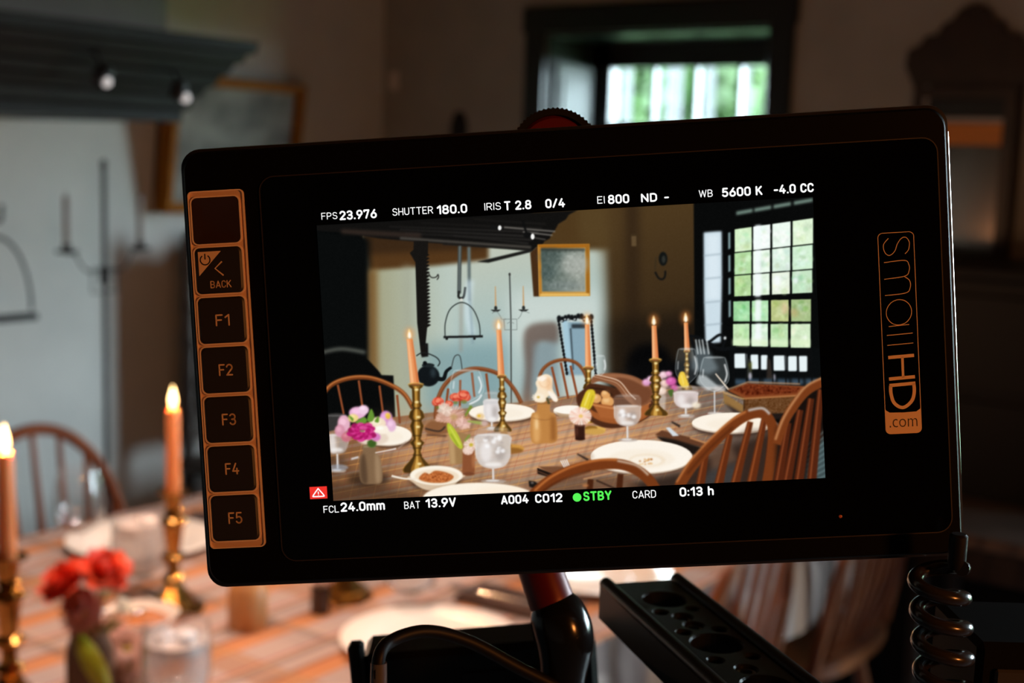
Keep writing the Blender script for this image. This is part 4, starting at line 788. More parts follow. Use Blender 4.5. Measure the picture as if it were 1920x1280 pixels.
    E(1014, 741, 3, 2.4, (206, 168, 80), .8); Ln([(1030, 742), (1034, 754)], 4, (78, 70, 40), 1)
    # ---- goblets
    def gob(x, yt, yb, rw, ws, wb, foot, milk=(206, 198, 196), a=.88, ice=0):
        """yt rim, yb bowl bottom, rw rim half width, ws water level, foot y"""
        hb = yb-yt; out = [(x-rw*.88, yt), (x-rw*1.0, yt+hb*.45), (x-rw*.98, yt+hb*.7), (x-rw*.7, yt+hb*.92), (x-rw*.18, yb), (x+rw*.18, yb), (x+rw*.7, yt+hb*.92), (x+rw*.98, yt+hb*.7), (x+rw*1.0, yt+hb*.45), (x+rw*.88, yt)]
        F(p.sp(out, 4), (200, 190, 186), .8, .22); wv = [q for q in out if q[1] > ws]; F(p.sp([(x-rw*.93, ws)]+wv+[(x+rw*.93, ws)], 3), milk, 1.0, a)
        E(x, ws, rw*.9, 2.2, (236, 230, 226), 1.2, .55); E(x, yt+1.2, rw*.86, 1.6, (226, 222, 220), .8, .22); E(x-rw*.4, (ws+yb)/2, rw*.32, hb*.26, (238, 232, 230), 3, .7); E(x+rw*.4, (ws+yb)/2+2, rw*.3, hb*.2, (150, 140, 134), 3.5, .6); E(x, yb-hb*.1, rw*.5, 4, (250, 246, 242), 2, .7)
        Ln([(x-rw*.97, yt+hb*.3), (x-rw*.96, yt+hb*.75)], 1.0, (236, 234, 232), .7, .5); Ln([(x+rw*.98, yt+hb*.3), (x+rw*.95, yt+hb*.75)], 1.0, (230, 228, 226), .7, .45)
        Ln([(x, yb), (x, foot-3)], (3.6, 4.4), (196, 186, 180), .8, .9); Ln([(x-.8, yb), (x-.8, foot-3)], 1.2, (252, 250, 248), .6, .9); E(x, foot, rw*.74, 3.6, (168, 156, 148), 1, .75); E(x-2, foot-1, rw*.4, 1.8, (236, 234, 232), 1, .8); Ln([(x-rw*.6, foot+2.4), (x+rw*.6, foot+2.4)], 1, (240, 236, 230), .8, .6)
        g = np.random.default_rng(int(x))
        for _ in range(ice): E(x+g.uniform(-.6, .6)*rw, g.uniform(ws+2, ws+(yb-ws)*.55), 4.4, 3.8, (252, 250, 250), 1.4, .8); E(x+g.uniform(-.6, .6)*rw, g.uniform(ws+3, ws+(yb-ws)*.6), 3.4, 2.4, (166, 156, 152), 1.6, .6)
    def wine(x, yt, yb, rw, foot, a=.20, br_=1.0):
        hb = yb-yt; out = [(x-rw*.72, yt), (x-rw*.98, yt+hb*.45), (x-rw*.9, yt+hb*.75), (x-rw*.2, yb), (x+rw*.2, yb), (x+rw*.9, yt+hb*.75), (x+rw*.98, yt+hb*.45), (x+rw*.72, yt)]; C = p.sp(out, 5); F(C, (190, 206, 210), 1, a); Ln(p.sp(out[:5], 5, False), 1.0, (206, 218, 220), .6, .6*br_); Ln(p.sp(out[4:], 5, False), 1.0, (206, 218, 220), .6, .6*br_); E(x, yt, rw*.72, 2, (220, 226, 226), .7, .35); Ln([(x+rw*.7, yt+hb*.2), (x+rw*.86, yt+hb*.5), (x+rw*.7, yt+hb*.75)], 2.6, (250, 252, 252), .8, .85*br_, True); Ln([(x-rw*.75, yt+hb*.35), (x-rw*.8, yt+hb*.6)], 2, (240, 246, 248), .8, .7*br_)
        if foot: Ln([(x, yb), (x, foot)], (3, 2.6), (200, 200, 200), .7, .9); E(x, foot, rw*.5, 2.4, (210, 206, 202), .9, .8)
    wine(880, 690, 748, 32, 0, .16); Ln([(884, 754), (900, 746), (908, 736)], 3, (236, 240, 240), .8, .9, True)
    wine(1131, 664, 700, 10, 0, .2, .8); wine(1291, 652, 716, 21, 0, .16, .8); wine(1342, 668, 730, 27, 772, .22)
    F([(1312, 700), (1326, 702), (1350, 722), (1330, 730), (1308, 716)], (206, 214, 216), 2, .7); Ln([(1344, 698), (1368, 728)], (2.2, 3), (246, 226, 204), .7, .9); E(1352, 726, 12, 6, (226, 222, 220), 2, .6)
    gob(926, 732, 788, 15, 746, 0, 800, (210, 204, 204))
    # ---- flowers at the back, goblet, basket
    for x, y, r, c in ((1216, 714, 8, (214, 150, 190)), (1236, 706, 10, (236, 200, 214)), (1250, 716, 9, (226, 188, 176)), (1262, 712, 10, (204, 92, 160)), (1248, 700, 8, (232, 190, 200)), (1224, 708, 7, (226, 180, 206)), (1268, 724, 7, (190, 84, 140)), (1244, 730, 9, (236, 206, 190)), (1258, 698, 6, (226, 150, 190))): E(x, y, r, r*.85, c, 1.8); E(x-2, y-2, r*.4, r*.35, np.clip(np.array(c)+28, 0, 255), 1.4, .8)
    B([(1262, 742), (1266, 728), (1256, 730)], (74, 100, 44), 1); F([(1240, 738), (1252, 738), (1250, 768), (1238, 768)], (206, 196, 186), 1.4, .6)
    stick(1233, 672, 776, 22); B([(1275, 712), (1278, 696), (1286, 695), (1290, 706), (1294, 720), (1284, 724)], (236, 196, 70), 1.2); Ln([(1281, 700), (1285, 718)], 2, (250, 224, 120), 1, .8)
    gob(1289, 722, 762, 22, 732, 0, 777, (214, 198, 196)); E(1308, 757, 8, 6, (250, 236, 210), 2, .8)
    F([(1358, 734), (1396, 758), (1394, 774), (1360, 754)], (140, 106, 62), .9); F([(1396, 744), (1502, 738), (1494, 772), (1396, 776)], (96, 62, 34), .9); F([(1366, 730), (1400, 716), (1508, 722), (1502, 740), (1398, 746)], (126, 66, 34), .9); F([(1376, 728), (1404, 718), (1500, 725), (1494, 734), (1402, 740)], (98, 40, 18), 1.4); p.noise([(1376, 728), (1404, 718), (1500, 725), (1494, 734), (1402, 740)], 14, 3, 9, 1, (1.2, .8, .5)); Ln([(1396, 745), (1504, 739)], 2.4, (176, 122, 76), .8, .9); Ln([(1358, 733), (1397, 746)], 2.4, (190, 150, 96), .8); Ln([(1366, 728), (1404, 714), (1500, 718)], 3, (170, 132, 100), 1.2, .8); Ln([(1397, 746), (1396, 774)], 2, (60, 38, 20), .8); p.noise([(1358, 736), (1396, 760), (1396, 776), (1490, 772), (1500, 742), (1396, 746)], 8, 2.4, 8, 1); F([(1360, 752), (1396, 774), (1490, 772), (1490, 782), (1390, 786)], (38, 28, 24), 2.5, .8)
    # ---- near plates, napkins, cutlery
    plate(1376, 790, 76, 19); E(1360, 806, 46, 7, (70, 50, 42), 3, .6); plate(1376, 790, 76, 18, sh=False)
    F([(1231, 812), (1244, 804), (1300, 818), (1330, 828), (1320, 836), (1270, 826)], (94, 58, 38), 1); F([(1232, 814), (1270, 822), (1324, 838), (1312, 852), (1262, 840)], (30, 22, 18), 1.4); Ln([(1296, 818), (1326, 828)], 3, (210, 150, 100), 1, .8); F([(1251, 799), (1258, 798), (1276, 814), (1264, 815)], (206, 214, 220), .8); Ln([(1262, 788), (1278, 797)], (3, 5), (52, 40, 34), .9); Ln([(1278, 797), (1292, 793)], 3, (150, 130, 116), 1.2, .8)
    E(1212, 868, 84, 18, (84, 62, 48), 5, .6); plate(1205, 853, 95, 31, (253, 242, 226), False); E(1216, 860, 34, 12, (236, 214, 186), 2, .8); E(1214, 861, 29, 9.5, (250, 238, 220), 1.4, .9)
    for k in range(16): E(1214+rg.uniform(-13, 13), 863+rg.uniform(-5, 5), 2.2, 1.6, ((206, 150, 96), (226, 178, 120), (176, 110, 60))[k % 3], .9, .8)
    F([(1108, 862), (1118, 854), (1112, 846), (1086, 848), (1082, 860)], (118, 82, 58), 3, .3)
    Ln([(1085, 848), (1106, 860)], (2.5, 5), (60, 44, 36), .9)
    F([(1010, 876), (1052, 890), (1044, 896), (1010, 886)], (34, 22, 16), .9); F([(1012, 872), (1060, 872), (1076, 888), (1046, 894)], (112, 74, 50), 1); Ln([(1010, 876), (1046, 890)], 2, (20, 14, 11), .7); Ln([(1011, 881), (1040, 893)], 1.6, (92, 60, 42), .7); F([(993, 899), (1004, 900), (1016, 908), (1006, 915), (994, 910)], (26, 22, 20), .9); E(1000, 903, 3, 2, (120, 110, 104), .8, .8)
    for k in range(4): Ln([(1054+k*3.6, 861-k*.8), (1064+k*3.2, 880)], 1.7, (236, 236, 236), .6)
    F([(1062, 876), (1076, 874), (1082, 884), (1070, 888)], (206, 206, 208), .9)
    # ---- tiny dark vase with gerbera and tulip
    E(1118, 806, 20, 6, (196, 150, 76), 1.4); B([(1092, 764), (1098, 742), (1106, 728), (1118, 728), (1120, 740), (1110, 764)], (214, 188, 48), 1); Ln([(1100, 758), (1110, 732)], 2.6, (246, 226, 120), 1, .8); Ln([(1108, 762), (1116, 738)], 2, (160, 140, 30), 1, .7)
    F([(1081, 794), (1100, 794), (1100, 820), (1082, 820)], (52, 26, 18), .9); E(1091, 820, 9.4, 3, (44, 22, 15), .8); E(1091, 794, 9.4, 3, (92, 58, 44), .8); E(1085, 806, 2, 9, (96, 56, 42), 1.4, .7)
    for k in range(22): a = k*.2856; Ln([(1092, 777), (1092+21*math.cos(a), 777+17*math.sin(a))], (3, 5), ((250, 214, 196), (240, 190, 172), (252, 228, 214))[k % 3], .8, .95)
    for k in range(12): a = k*.52; Ln([(1092, 777), (1092+11*math.cos(a), 777+9*math.sin(a))], (2, 3), (250, 206, 186), .8, .8)
    E(1093, 777, 4, 3.4, (232, 188, 110), 1)
    gob(1180, 738, 796, 25, 758, 0, 822, (196, 180, 170), .75, 4)
    # ---- first brass stick, front left, and second
    stick(946, 701, 806, 17); E(962, 838, 24, 8, (196, 140, 66), 1.4); E(960, 842, 24, 6, (116, 74, 30), 1.6, .7); Ln([(948, 806), (950, 836)], (12, 26), (150, 98, 42), 1.4)
    E(800, 880, 36, 12, (34, 24, 14), 5, .7); stick(784, 716, 884, 29)
    # ---- mixed bouquet (roses, mums, lily bud)
    F([(843, 812), (862, 806), (884, 812), (886, 866), (846, 868)], (150, 116, 76), 1); F([(843, 812), (854, 812), (856, 868), (846, 868)], (186, 150, 106), 2, .8); F([(870, 842), (892, 842), (892, 884), (868, 884)], (132, 78, 48), 1); E(880, 886, 12, 3.5, (112, 64, 40), .9); E(890, 862, 3, 14, (176, 116, 76), 2, .7)
    for cx, cy, r in ((826, 750, 13), (858, 742, 12), (874, 738, 15), (846, 754, 9)):
        for k in range(16):
            a = k*.9+cx; q = r*(.9-.8*(k/16)); c_ = np.array(((206, 70, 48), (232, 104, 76), (180, 44, 32), (244, 138, 108))[k % 4]); E(cx+q*.75*math.cos(a), cy+q*.55*math.sin(a)-k*.15, r*.42, r*.30, c_, .9, .9, a+1.57)
        Ln([(cx-r*.5, cy+1), (cx, cy+3), (cx+r*.5, cy)], 1.3, (150, 34, 26), .8, .7, True); E(cx, cy+r*.75, r*.4, r*.25, (98, 112, 44), 1.2, .7)
    for cx, cy, R, c in ((852, 776, 26, (214, 160, 146)), (838, 764, 16, (236, 208, 190)), (872, 790, 16, (222, 176, 164)), (830, 780, 12, (206, 160, 140))):
        for k in range(26): a = k*.2417; rr = R*rg.uniform(.7, 1.05); Ln([(cx, cy), (cx+rr*math.cos(a), cy+rr*.85*math.sin(a))], (2.4, 3), np.clip(np.array(c)+rg.uniform(-26, 26), 0, 255), .8, .85)
    E(854, 778, 7, 6, (170, 140, 80), 2.5, .7); Ln([(876, 776), (888, 757)], (3, 6), (112, 136, 50), 1); Ln([(880, 786), (908, 790)], (3, 7), (150, 160, 84), 1.2); E(904, 777, 8, 6, (230, 196, 150), 1.6); E(912, 790, 7, 6, (206, 176, 170), 1.8, .8); E(902, 776, 3, 2.5, (226, 180, 60), 1)
    B([(842, 790), (850, 794), (862, 812), (870, 834), (864, 838), (850, 822), (842, 804)], (176, 188, 54), .9); Ln([(846, 796), (866, 832)], 2, (212, 216, 96), 1, .8); Ln([(848, 810), (862, 834)], 2, (120, 136, 36), 1, .8)
    for cx, cy, R in ((886, 830, 14), (880, 842, 10)):
        for k in range(16): a = k*.393; Ln([(cx, cy), (cx+R*math.cos(a), cy+R*.8*math.sin(a))], (2.6, 4), ((246, 222, 206), (226, 190, 176))[k % 2], .8, .9)
    E(886, 831, 4, 3.4, (190, 170, 60), 1); Ln([(874, 824), (884, 812)], (3, 4), (120, 140, 60), 1)
    # ---- sugar bowl, iced goblet
    E(818, 902, 48, 16, (40, 28, 20), 6, .8); B([(770, 890), (776, 904), (796, 916), (822, 919), (846, 912), (862, 898), (868, 888)], (206, 180, 152), .9); E(819, 889, 50, 18.5, (252, 240, 220), .8); E(820, 891, 42, 14, (236, 214, 186), 1.4); B([(786, 896), (796, 884), (806, 886), (818, 880), (840, 884), (852, 892), (838, 902), (808, 903)], (176, 98, 50), 1.1); p.noise([(788, 896), (800, 884), (840, 884), (851, 892), (838, 901), (808, 902)], 17, 2.4, 4, .8, (1.2, .9, .6)); Ln([(734, 890), (756, 895), (780, 896)], (4, 2.6), (236, 222, 204), .7, 1, True)
    gob(927, 800, 876, 33, 812, 0, 900, (206, 200, 196), .82, 9); 
    # ---- posy in the small bottle, left edge
    E(690, 896, 40, 14, (40, 28, 20), 6, .7); B([(675, 900), (674, 858), (680, 846), (682, 832), (704, 832), (706, 846), (714, 860), (716, 900), (696, 906)], (122, 96, 70), .9); B([(676, 898), (676, 860), (684, 850), (688, 902)], (78, 58, 42), 2.5, .8); B([(704, 848), (713, 862), (713, 898), (704, 900)], (160, 132, 102), 2.5, .7); Ln([(682, 834), (704, 834)], 4, (138, 122, 92), .9); E(698, 828, 9, 8, (60, 90, 34), 1.4)
    gob(632, 774, 848, 22, 812, 0, 880, (190, 178, 172), .5); E(632, 874, 20, 6, (150, 160, 176), 1.6, .6)
    for x, y, rx, ry, c in ((646, 790, 12, 16, (222, 166, 186)), (638, 804, 10, 12, (206, 140, 160)), (672, 770, 16, 12, (226, 170, 204)), (684, 764, 10, 9, (236, 196, 220)), (664, 780, 10, 8, (232, 206, 130)), (726, 780, 12, 14, (206, 140, 196)), (736, 794, 9, 12, (222, 176, 206)), (730, 776, 5, 6, (226, 180, 70)), (710, 790, 16, 12, (240, 216, 186)), (716, 802, 14, 8, (250, 236, 216)), (650, 816, 10, 9, (190, 106, 120)), (706, 816, 9, 8, (206, 120, 180))): E(x, y, rx, ry, c, 1.4); E(x-2, y-3, rx*.5, ry*.4, np.clip(np.array(c)+26, 0, 255), 1.5, .8)
    for P in ([(690, 784), (698, 762), (704, 776), (700, 786)], [(668, 788), (684, 778), (690, 786), (676, 794)], [(704, 786), (712, 776), (712, 788)], [(654, 774), (664, 780), (662, 786)]): B(P, (98, 140, 50), 1)
    for k in range(26): a = k*.2417; rr = 12+10*((k*7) % 5)/5; E(680+rr*1.15*math.cos(a), 806+rr*.72*math.sin(a), 7, 5, ((176, 28, 104), (206, 62, 136), (150, 22, 84))[k % 3], 1, .95)
    for k in range(14): a = k*.45+.2; E(681+11*math.cos(a), 804+6.5*math.sin(a), 5, 3.6, ((198, 44, 122), (166, 22, 94))[k % 2], 1, .9)
    E(682, 798, 8, 4, (216, 88, 150), 1.6, .8); Ln([(658, 858), (672, 854)], 3, (220, 220, 222), .8, .9); Ln([(704, 846), (730, 841), (744, 838)], (2, 3), (226, 214, 206), .7, .9, True); Ln([(748, 838), (764, 824)], 2.4, (170, 150, 136), 1, .7)
    # ---- bottom plate and near chairs
    E(902, 936, 116, 32, (150, 112, 84), 3, .6); E(900, 934, 108, 31, (252, 238, 218), .8); E(940, 930, 60, 20, (250, 226, 198), 5, .6)
    wd = (110, 54, 22)
    for P in ([(1024, 888), (1020, 945), (1060, 945)],): pass
    F([(1006, 918), (1040, 898), (1100, 890), (1180, 890), (1210, 920), (1210, 945), (1000, 945)], (100, 70, 50), 4, .6)
    for a, b in (((1166, 886), (1160, 945)), ((1110, 896), (1104, 945))): Ln([a, b], (11, 12), (70, 34, 16), .9)
    Ln([(1000, 927), (1030, 901), (1072, 880), (1120, 869), (1166, 868), (1200, 881), (1222, 901), (1236, 924)], 20, wd, .8, 1, True); Ln([(1004, 918), (1034, 893), (1076, 872), (1124, 860), (1160, 859)], 4, (196, 116, 58), 1.4, .8, True); Ln([(1160, 861), (1196, 870), (1218, 888)], 4, (206, 186, 168), 1.4, .8, True); Ln([(1010, 926), (1050, 900), (1110, 880)], 4, (74, 34, 14), 1.6, .7, True)
    Ln([(1096, 896), (1150, 884)], 3, (206, 150, 104), 1, .7); Ln([(1120, 898), (1156, 914)], 3, (52, 34, 26), .8); E(1100, 908, 6, 3, (190, 120, 70), 1.4, .7)
    F([(1270, 905), (1330, 840), (1400, 800), (1445, 800), (1456, 905)], (52, 34, 26), 3, .3); F([(1332, 842), (1372, 830), (1384, 860), (1336, 880)], (112, 84, 66), 5, .6); F([(1330, 880), (1390, 862), (1384, 908), (1310, 908)], (70, 84, 92), 6, .4)
    for a, b in (((1326, 842), (1314, 908)), ((1370, 812), (1348, 908)), ((1408, 788), (1378, 908)), ((1434, 782), (1408, 908)), ((1448, 800), (1438, 908))): Ln([a, b], (11, 17), (92, 42, 18), .9); Ln([(a[0]-2, a[1]), (b[0]-4, b[1])], (2.4, 3.4), (156, 84, 42), 1.2, .7)
    Ln([(1274, 911), (1300, 871), (1338, 829), (1376, 793), (1403, 776), (1428, 772), (1443, 784), (1450, 808), (1448, 850), (1437, 908)], 19, wd, .8, 1, True); Ln([(1270, 902), (1296, 862), (1334, 820), (1372, 786), (1400, 769)], 4, (186, 114, 62), 1.4, .8, True); Ln([(1404, 767), (1430, 763), (1444, 774)], 4.5, (190, 190, 190), 1.4, .85, True); Ln([(1290, 886), (1330, 840), (1376, 798)], 4, (74, 34, 14), 1.8, .7, True)
    F([(1456, 800), (1530, 720), (1545, 760), (1510, 905), (1452, 905)], (26, 16, 12), 4, .75)
    for a, b in (((1478, 790), (1458, 905)), ((1500, 766), (1474, 905)), ((1520, 745), (1496, 905)), ((1538, 728), (1520, 905))): Ln([a, b], (12, 18), (78, 34, 16), .9); Ln([(a[0]-2, a[1]), (b[0]-3, b[1])], (2.4, 3), (150, 80, 44), 1.2, .7)
    Ln([(1456, 830), (1470, 790), (1492, 754), (1516, 728), (1550, 711)], 17, (112, 56, 24), .8, 1, True); Ln([(1454, 822), (1468, 784), (1490, 748), (1514, 720), (1550, 703)], 4, (196, 140, 96), 1.4, .8, True)
    t = np.clip(p.c/255, 0, 1); t = t**.94; p.c = 255*(t+.20*t*(1-t)*(2*t-1)+.03*t*(1-t)); p.noise(full, 1.2, 1.2, 77)
    return p
def screen_mesh(mon):
    """A fine flat grid of the panel, one colour per vertex, that emits the picture."""
    p = paint_picture(); nx, ny = 800, 450; px = np.clip(p._blur(p.c, .5), 0, 255)/255.
    U, V = np.meshgrid(np.linspace(0, 1, nx), np.linspace(0, 1, ny)); X = 604+U*920+V*18+U*V*4; Y = 414-U*41+V*524-U*V*4     # picture corner to corner
    sx, sy = np.clip((X-p.x0)*p.S-.5, 0, p.W-1.001), np.clip((Y-p.y0)*p.S-.5, 0, p.H-1.001); xi, yi = sx.astype(int), sy.astype(int); fx, fy = (sx-xi)[..., None], (sy-yi)[..., None]
    C = px[yi, xi]*(1-fx)*(1-fy)+px[yi, xi+1]*fx*(1-fy)+px[yi+1, xi]*(1-fx)*fy+px[yi+1, xi+1]*fx*fy
    C = np.where(C <= .04045, C/12.92, ((C+.055)/1.055)**2.4); C = np.concatenate([C, np.ones((ny, nx, 1))], 2).astype(np.float32)
    me = bpy.data.meshes.new('screen'); idx = np.arange(nx*ny).reshape(ny, nx); q = np.stack([idx[1:, :-1], idx[1:, 1:], idx[:-1, 1:], idx[:-1, :-1]], -1).reshape(-1, 4).astype(np.int32)
    co = np.stack([-.0598+U*.1198, .0340-V*.0676, np.full_like(U, .0006)], -1).astype(np.float32)
    me.vertices.add(nx*ny); me.vertices.foreach_set('co', co.ravel()); me.loops.add(q.size); me.loops.foreach_set('vertex_index', q.ravel()); me.polygons.add(len(q)); me.polygons.foreach_set('loop_start', np.arange(0, q.size, 4, dtype=np.int32)); me.update(calc_edges=True)
    ca = me.color_attributes.new('picture', 'FLOAT_COLOR', 'POINT'); ca.data.foreach_set('color', C.ravel())
    m, n, b = nt('screen_picture'); n.nodes.remove(b); e = n.nodes.new('ShaderNodeEmission'); a = n.nodes.new('ShaderNodeAttribute'); a.attribute_name = 'picture'; n.links.new(a.outputs['Color'], e.inputs[0]); n.links.new(e.outputs[0], n.nodes['Material Output'].inputs[0]); me.materials.append(m)
    o = bpy.data.objects.new('screen', me); COL.objects.link(o); o.parent = mon; o['label'] = 'lit screen picture of the candlelit table'
    return o
# ================================================================== field monitor (built in its own frame, metres; +z faces the photographer)
mon = thing('field_monitor', 'black on-camera field monitor showing the candlelit table on its screen', 'monitor')
mm_ = Matrix(((.55502, .02501, -.83146), (-.82661, .12843, -.54792), (.09308, .9914, .09196))).to_4x4(); mm_.translation = (.25705, .1695, 1.45476); mon.matrix_world = mm_
MW, MH = .185, .10764
shell = M('monitor_black', (.0022, .0022, .0022), .5, spec=.06); gl = M('cover_glass', (.0012, .0012, .0014), .10, spec=.12); ink = M('logo_ink', (.80, .56, .36), .6); panel_m = M('button_panel_plastic', (.70, .48, .34), .5); rim_m = M('rim_highlight_plastic', (.95, .75, .6), .3); btn = M('button_rubber', (.016, .013, .011), .5); bink = M('button_ink', (.85, .62, .42), .6)  # rim plastic is paler: edge highlights are put into its colour
def loops(mb, L):   # skin a stack of (outline, z)
    n = len(L[0][0]); v = [(x, y, z) for o, z in L for x, y in o]; f = [tuple(range(n-1, -1, -1)), tuple((len(L)-1)*n+i for i in range(n))]
    for k in range(len(L)-1):
        for i in range(n): j = (i+1) % n; f.append((k*n+i, k*n+j, (k+1)*n+j, (k+1)*n+i))
    return mb.add(v, f)
R_ = .0046
loops(MB(), [(rrect(MW-.008, MH-.008, .003), -.034), (rrect(MW-.0008, MH-.0008, R_), -.029), (rrect(MW-.0008, MH-.0008, R_), -.0062), (rrect(MW-.0004, MH-.0004, R_), -.0058), (rrect(MW-.0004, MH-.0004, R_), -.0012), (rrect(MW-.0008, MH-.0008, R_), -.0006), (rrect(MW-.0016, MH-.0016, R_), 0)]).build('housing', shell, mon, smooth=30)
rim = MB(); A_ = [rrect(MW+d, MH+d, R_) for d in (-.0003, .0010, .0018, .0018, -.0003)]; zz = (-.0014, -.0018, -.0040, -.0056, -.0060)
n_ = len(A_[0]); v = [(x, y, z) for o, z in zip(A_, zz) for x, y in o]; f = [(k*n_+i, k*n_+(i+1) % n_, ((k+1) % 5)*n_+(i+1) % n_, ((k+1) % 5)*n_+i) for k in range(5) for i in range(n_)]
rim.add(v, f).build('edge_rim', M('rim_metal', (.03, .03, .031), .3, .5), mon, smooth=30)
MB().tube([(MW/2-.0002, -.046, -.0030), (MW/2-.0002, 0, -.0030), (MW/2-.0002, .0478, -.0030)], [.0010, .0012, .0012], 20).build('glint_strip', M('glint_metal', (.95, .95, .95), .08, 1), mon)  # mirror-bright strip added to this edge alone for the window's glint
MB().prism(rrect(.1632, .0946, .0036, 6, .0082, -.0008), 0, .0003).build('cover_glass', gl, mon, smooth=30)
MB().ring(rrect(.1634, .0948, .0037, 6, .0082, -.0008), rrect(.1629, .0943, .0034, 6, .0082, -.0008), .0002, .00042).build('glass_edge', M('glass_edge', (.030, .022, .016), .4), mon, smooth=0)
# button strip
PX = -.0842
MB().prism([(x, y) for x, y in rrect(.0138, .0880, .0011, 5, PX-.0000, -.0001)], 0, .0006).build('button_panel', panel_m, mon, smooth=30)
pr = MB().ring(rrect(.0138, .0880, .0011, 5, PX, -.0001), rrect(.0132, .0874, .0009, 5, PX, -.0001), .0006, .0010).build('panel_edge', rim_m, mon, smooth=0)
def text(body, parent, mat, left, base, w, h, z, bold=0, name='screen_text', center=False, rot=0):
    cu = bpy.data.curves.new('t', 'FONT'); cu.body = body; cu.offset = bold; cu.resolution_u = 3; o = bpy.data.objects.new('t', cu); COL.objects.link(o)
    bpy.context.view_layer.update(); me = bpy.data.meshes.new_from_object(o.evaluated_get(bpy.context.evaluated_depsgraph_get())); bpy.data.objects.remove(o); me.name = name
    co = np.array([q.co for q in me.vertices]); lo, hi = co.min(0), co.max(0); co[:, 0] = (co[:, 0]-lo[0])/(hi[0]-lo[0])*w; co[:, 1] = (co[:, 1]-lo[1])/max(hi[1]-lo[1], 1e-6)*h
    if center: co[:, 0] -= w/2; co[:, 1] -= h/2
    co[:, 0] += left; co[:, 1] += base; co[:, 2] = z
    me.vertices.foreach_set('co', co.ravel()); me.update(); me.materials.clear(); me.materials.append(mat); r = bpy.data.objects.new(name, me); COL.objects.link(r); r.parent = parent; return r
def rl_(x, y, w, h, r): return [(a+x+w/2, b+y+h/2) for a, b in rrect(w, h, r, 5)]
def arc_(cx, cy, rx, ry, a, b, n=10): return [(cx+rx*math.cos(math.radians(a+(b-a)*k/n)), cy+ry*math.sin(math.radians(a+(b-a)*k/n))) for k in range(n+1)]
def lp_(P): return P+[P[0]]
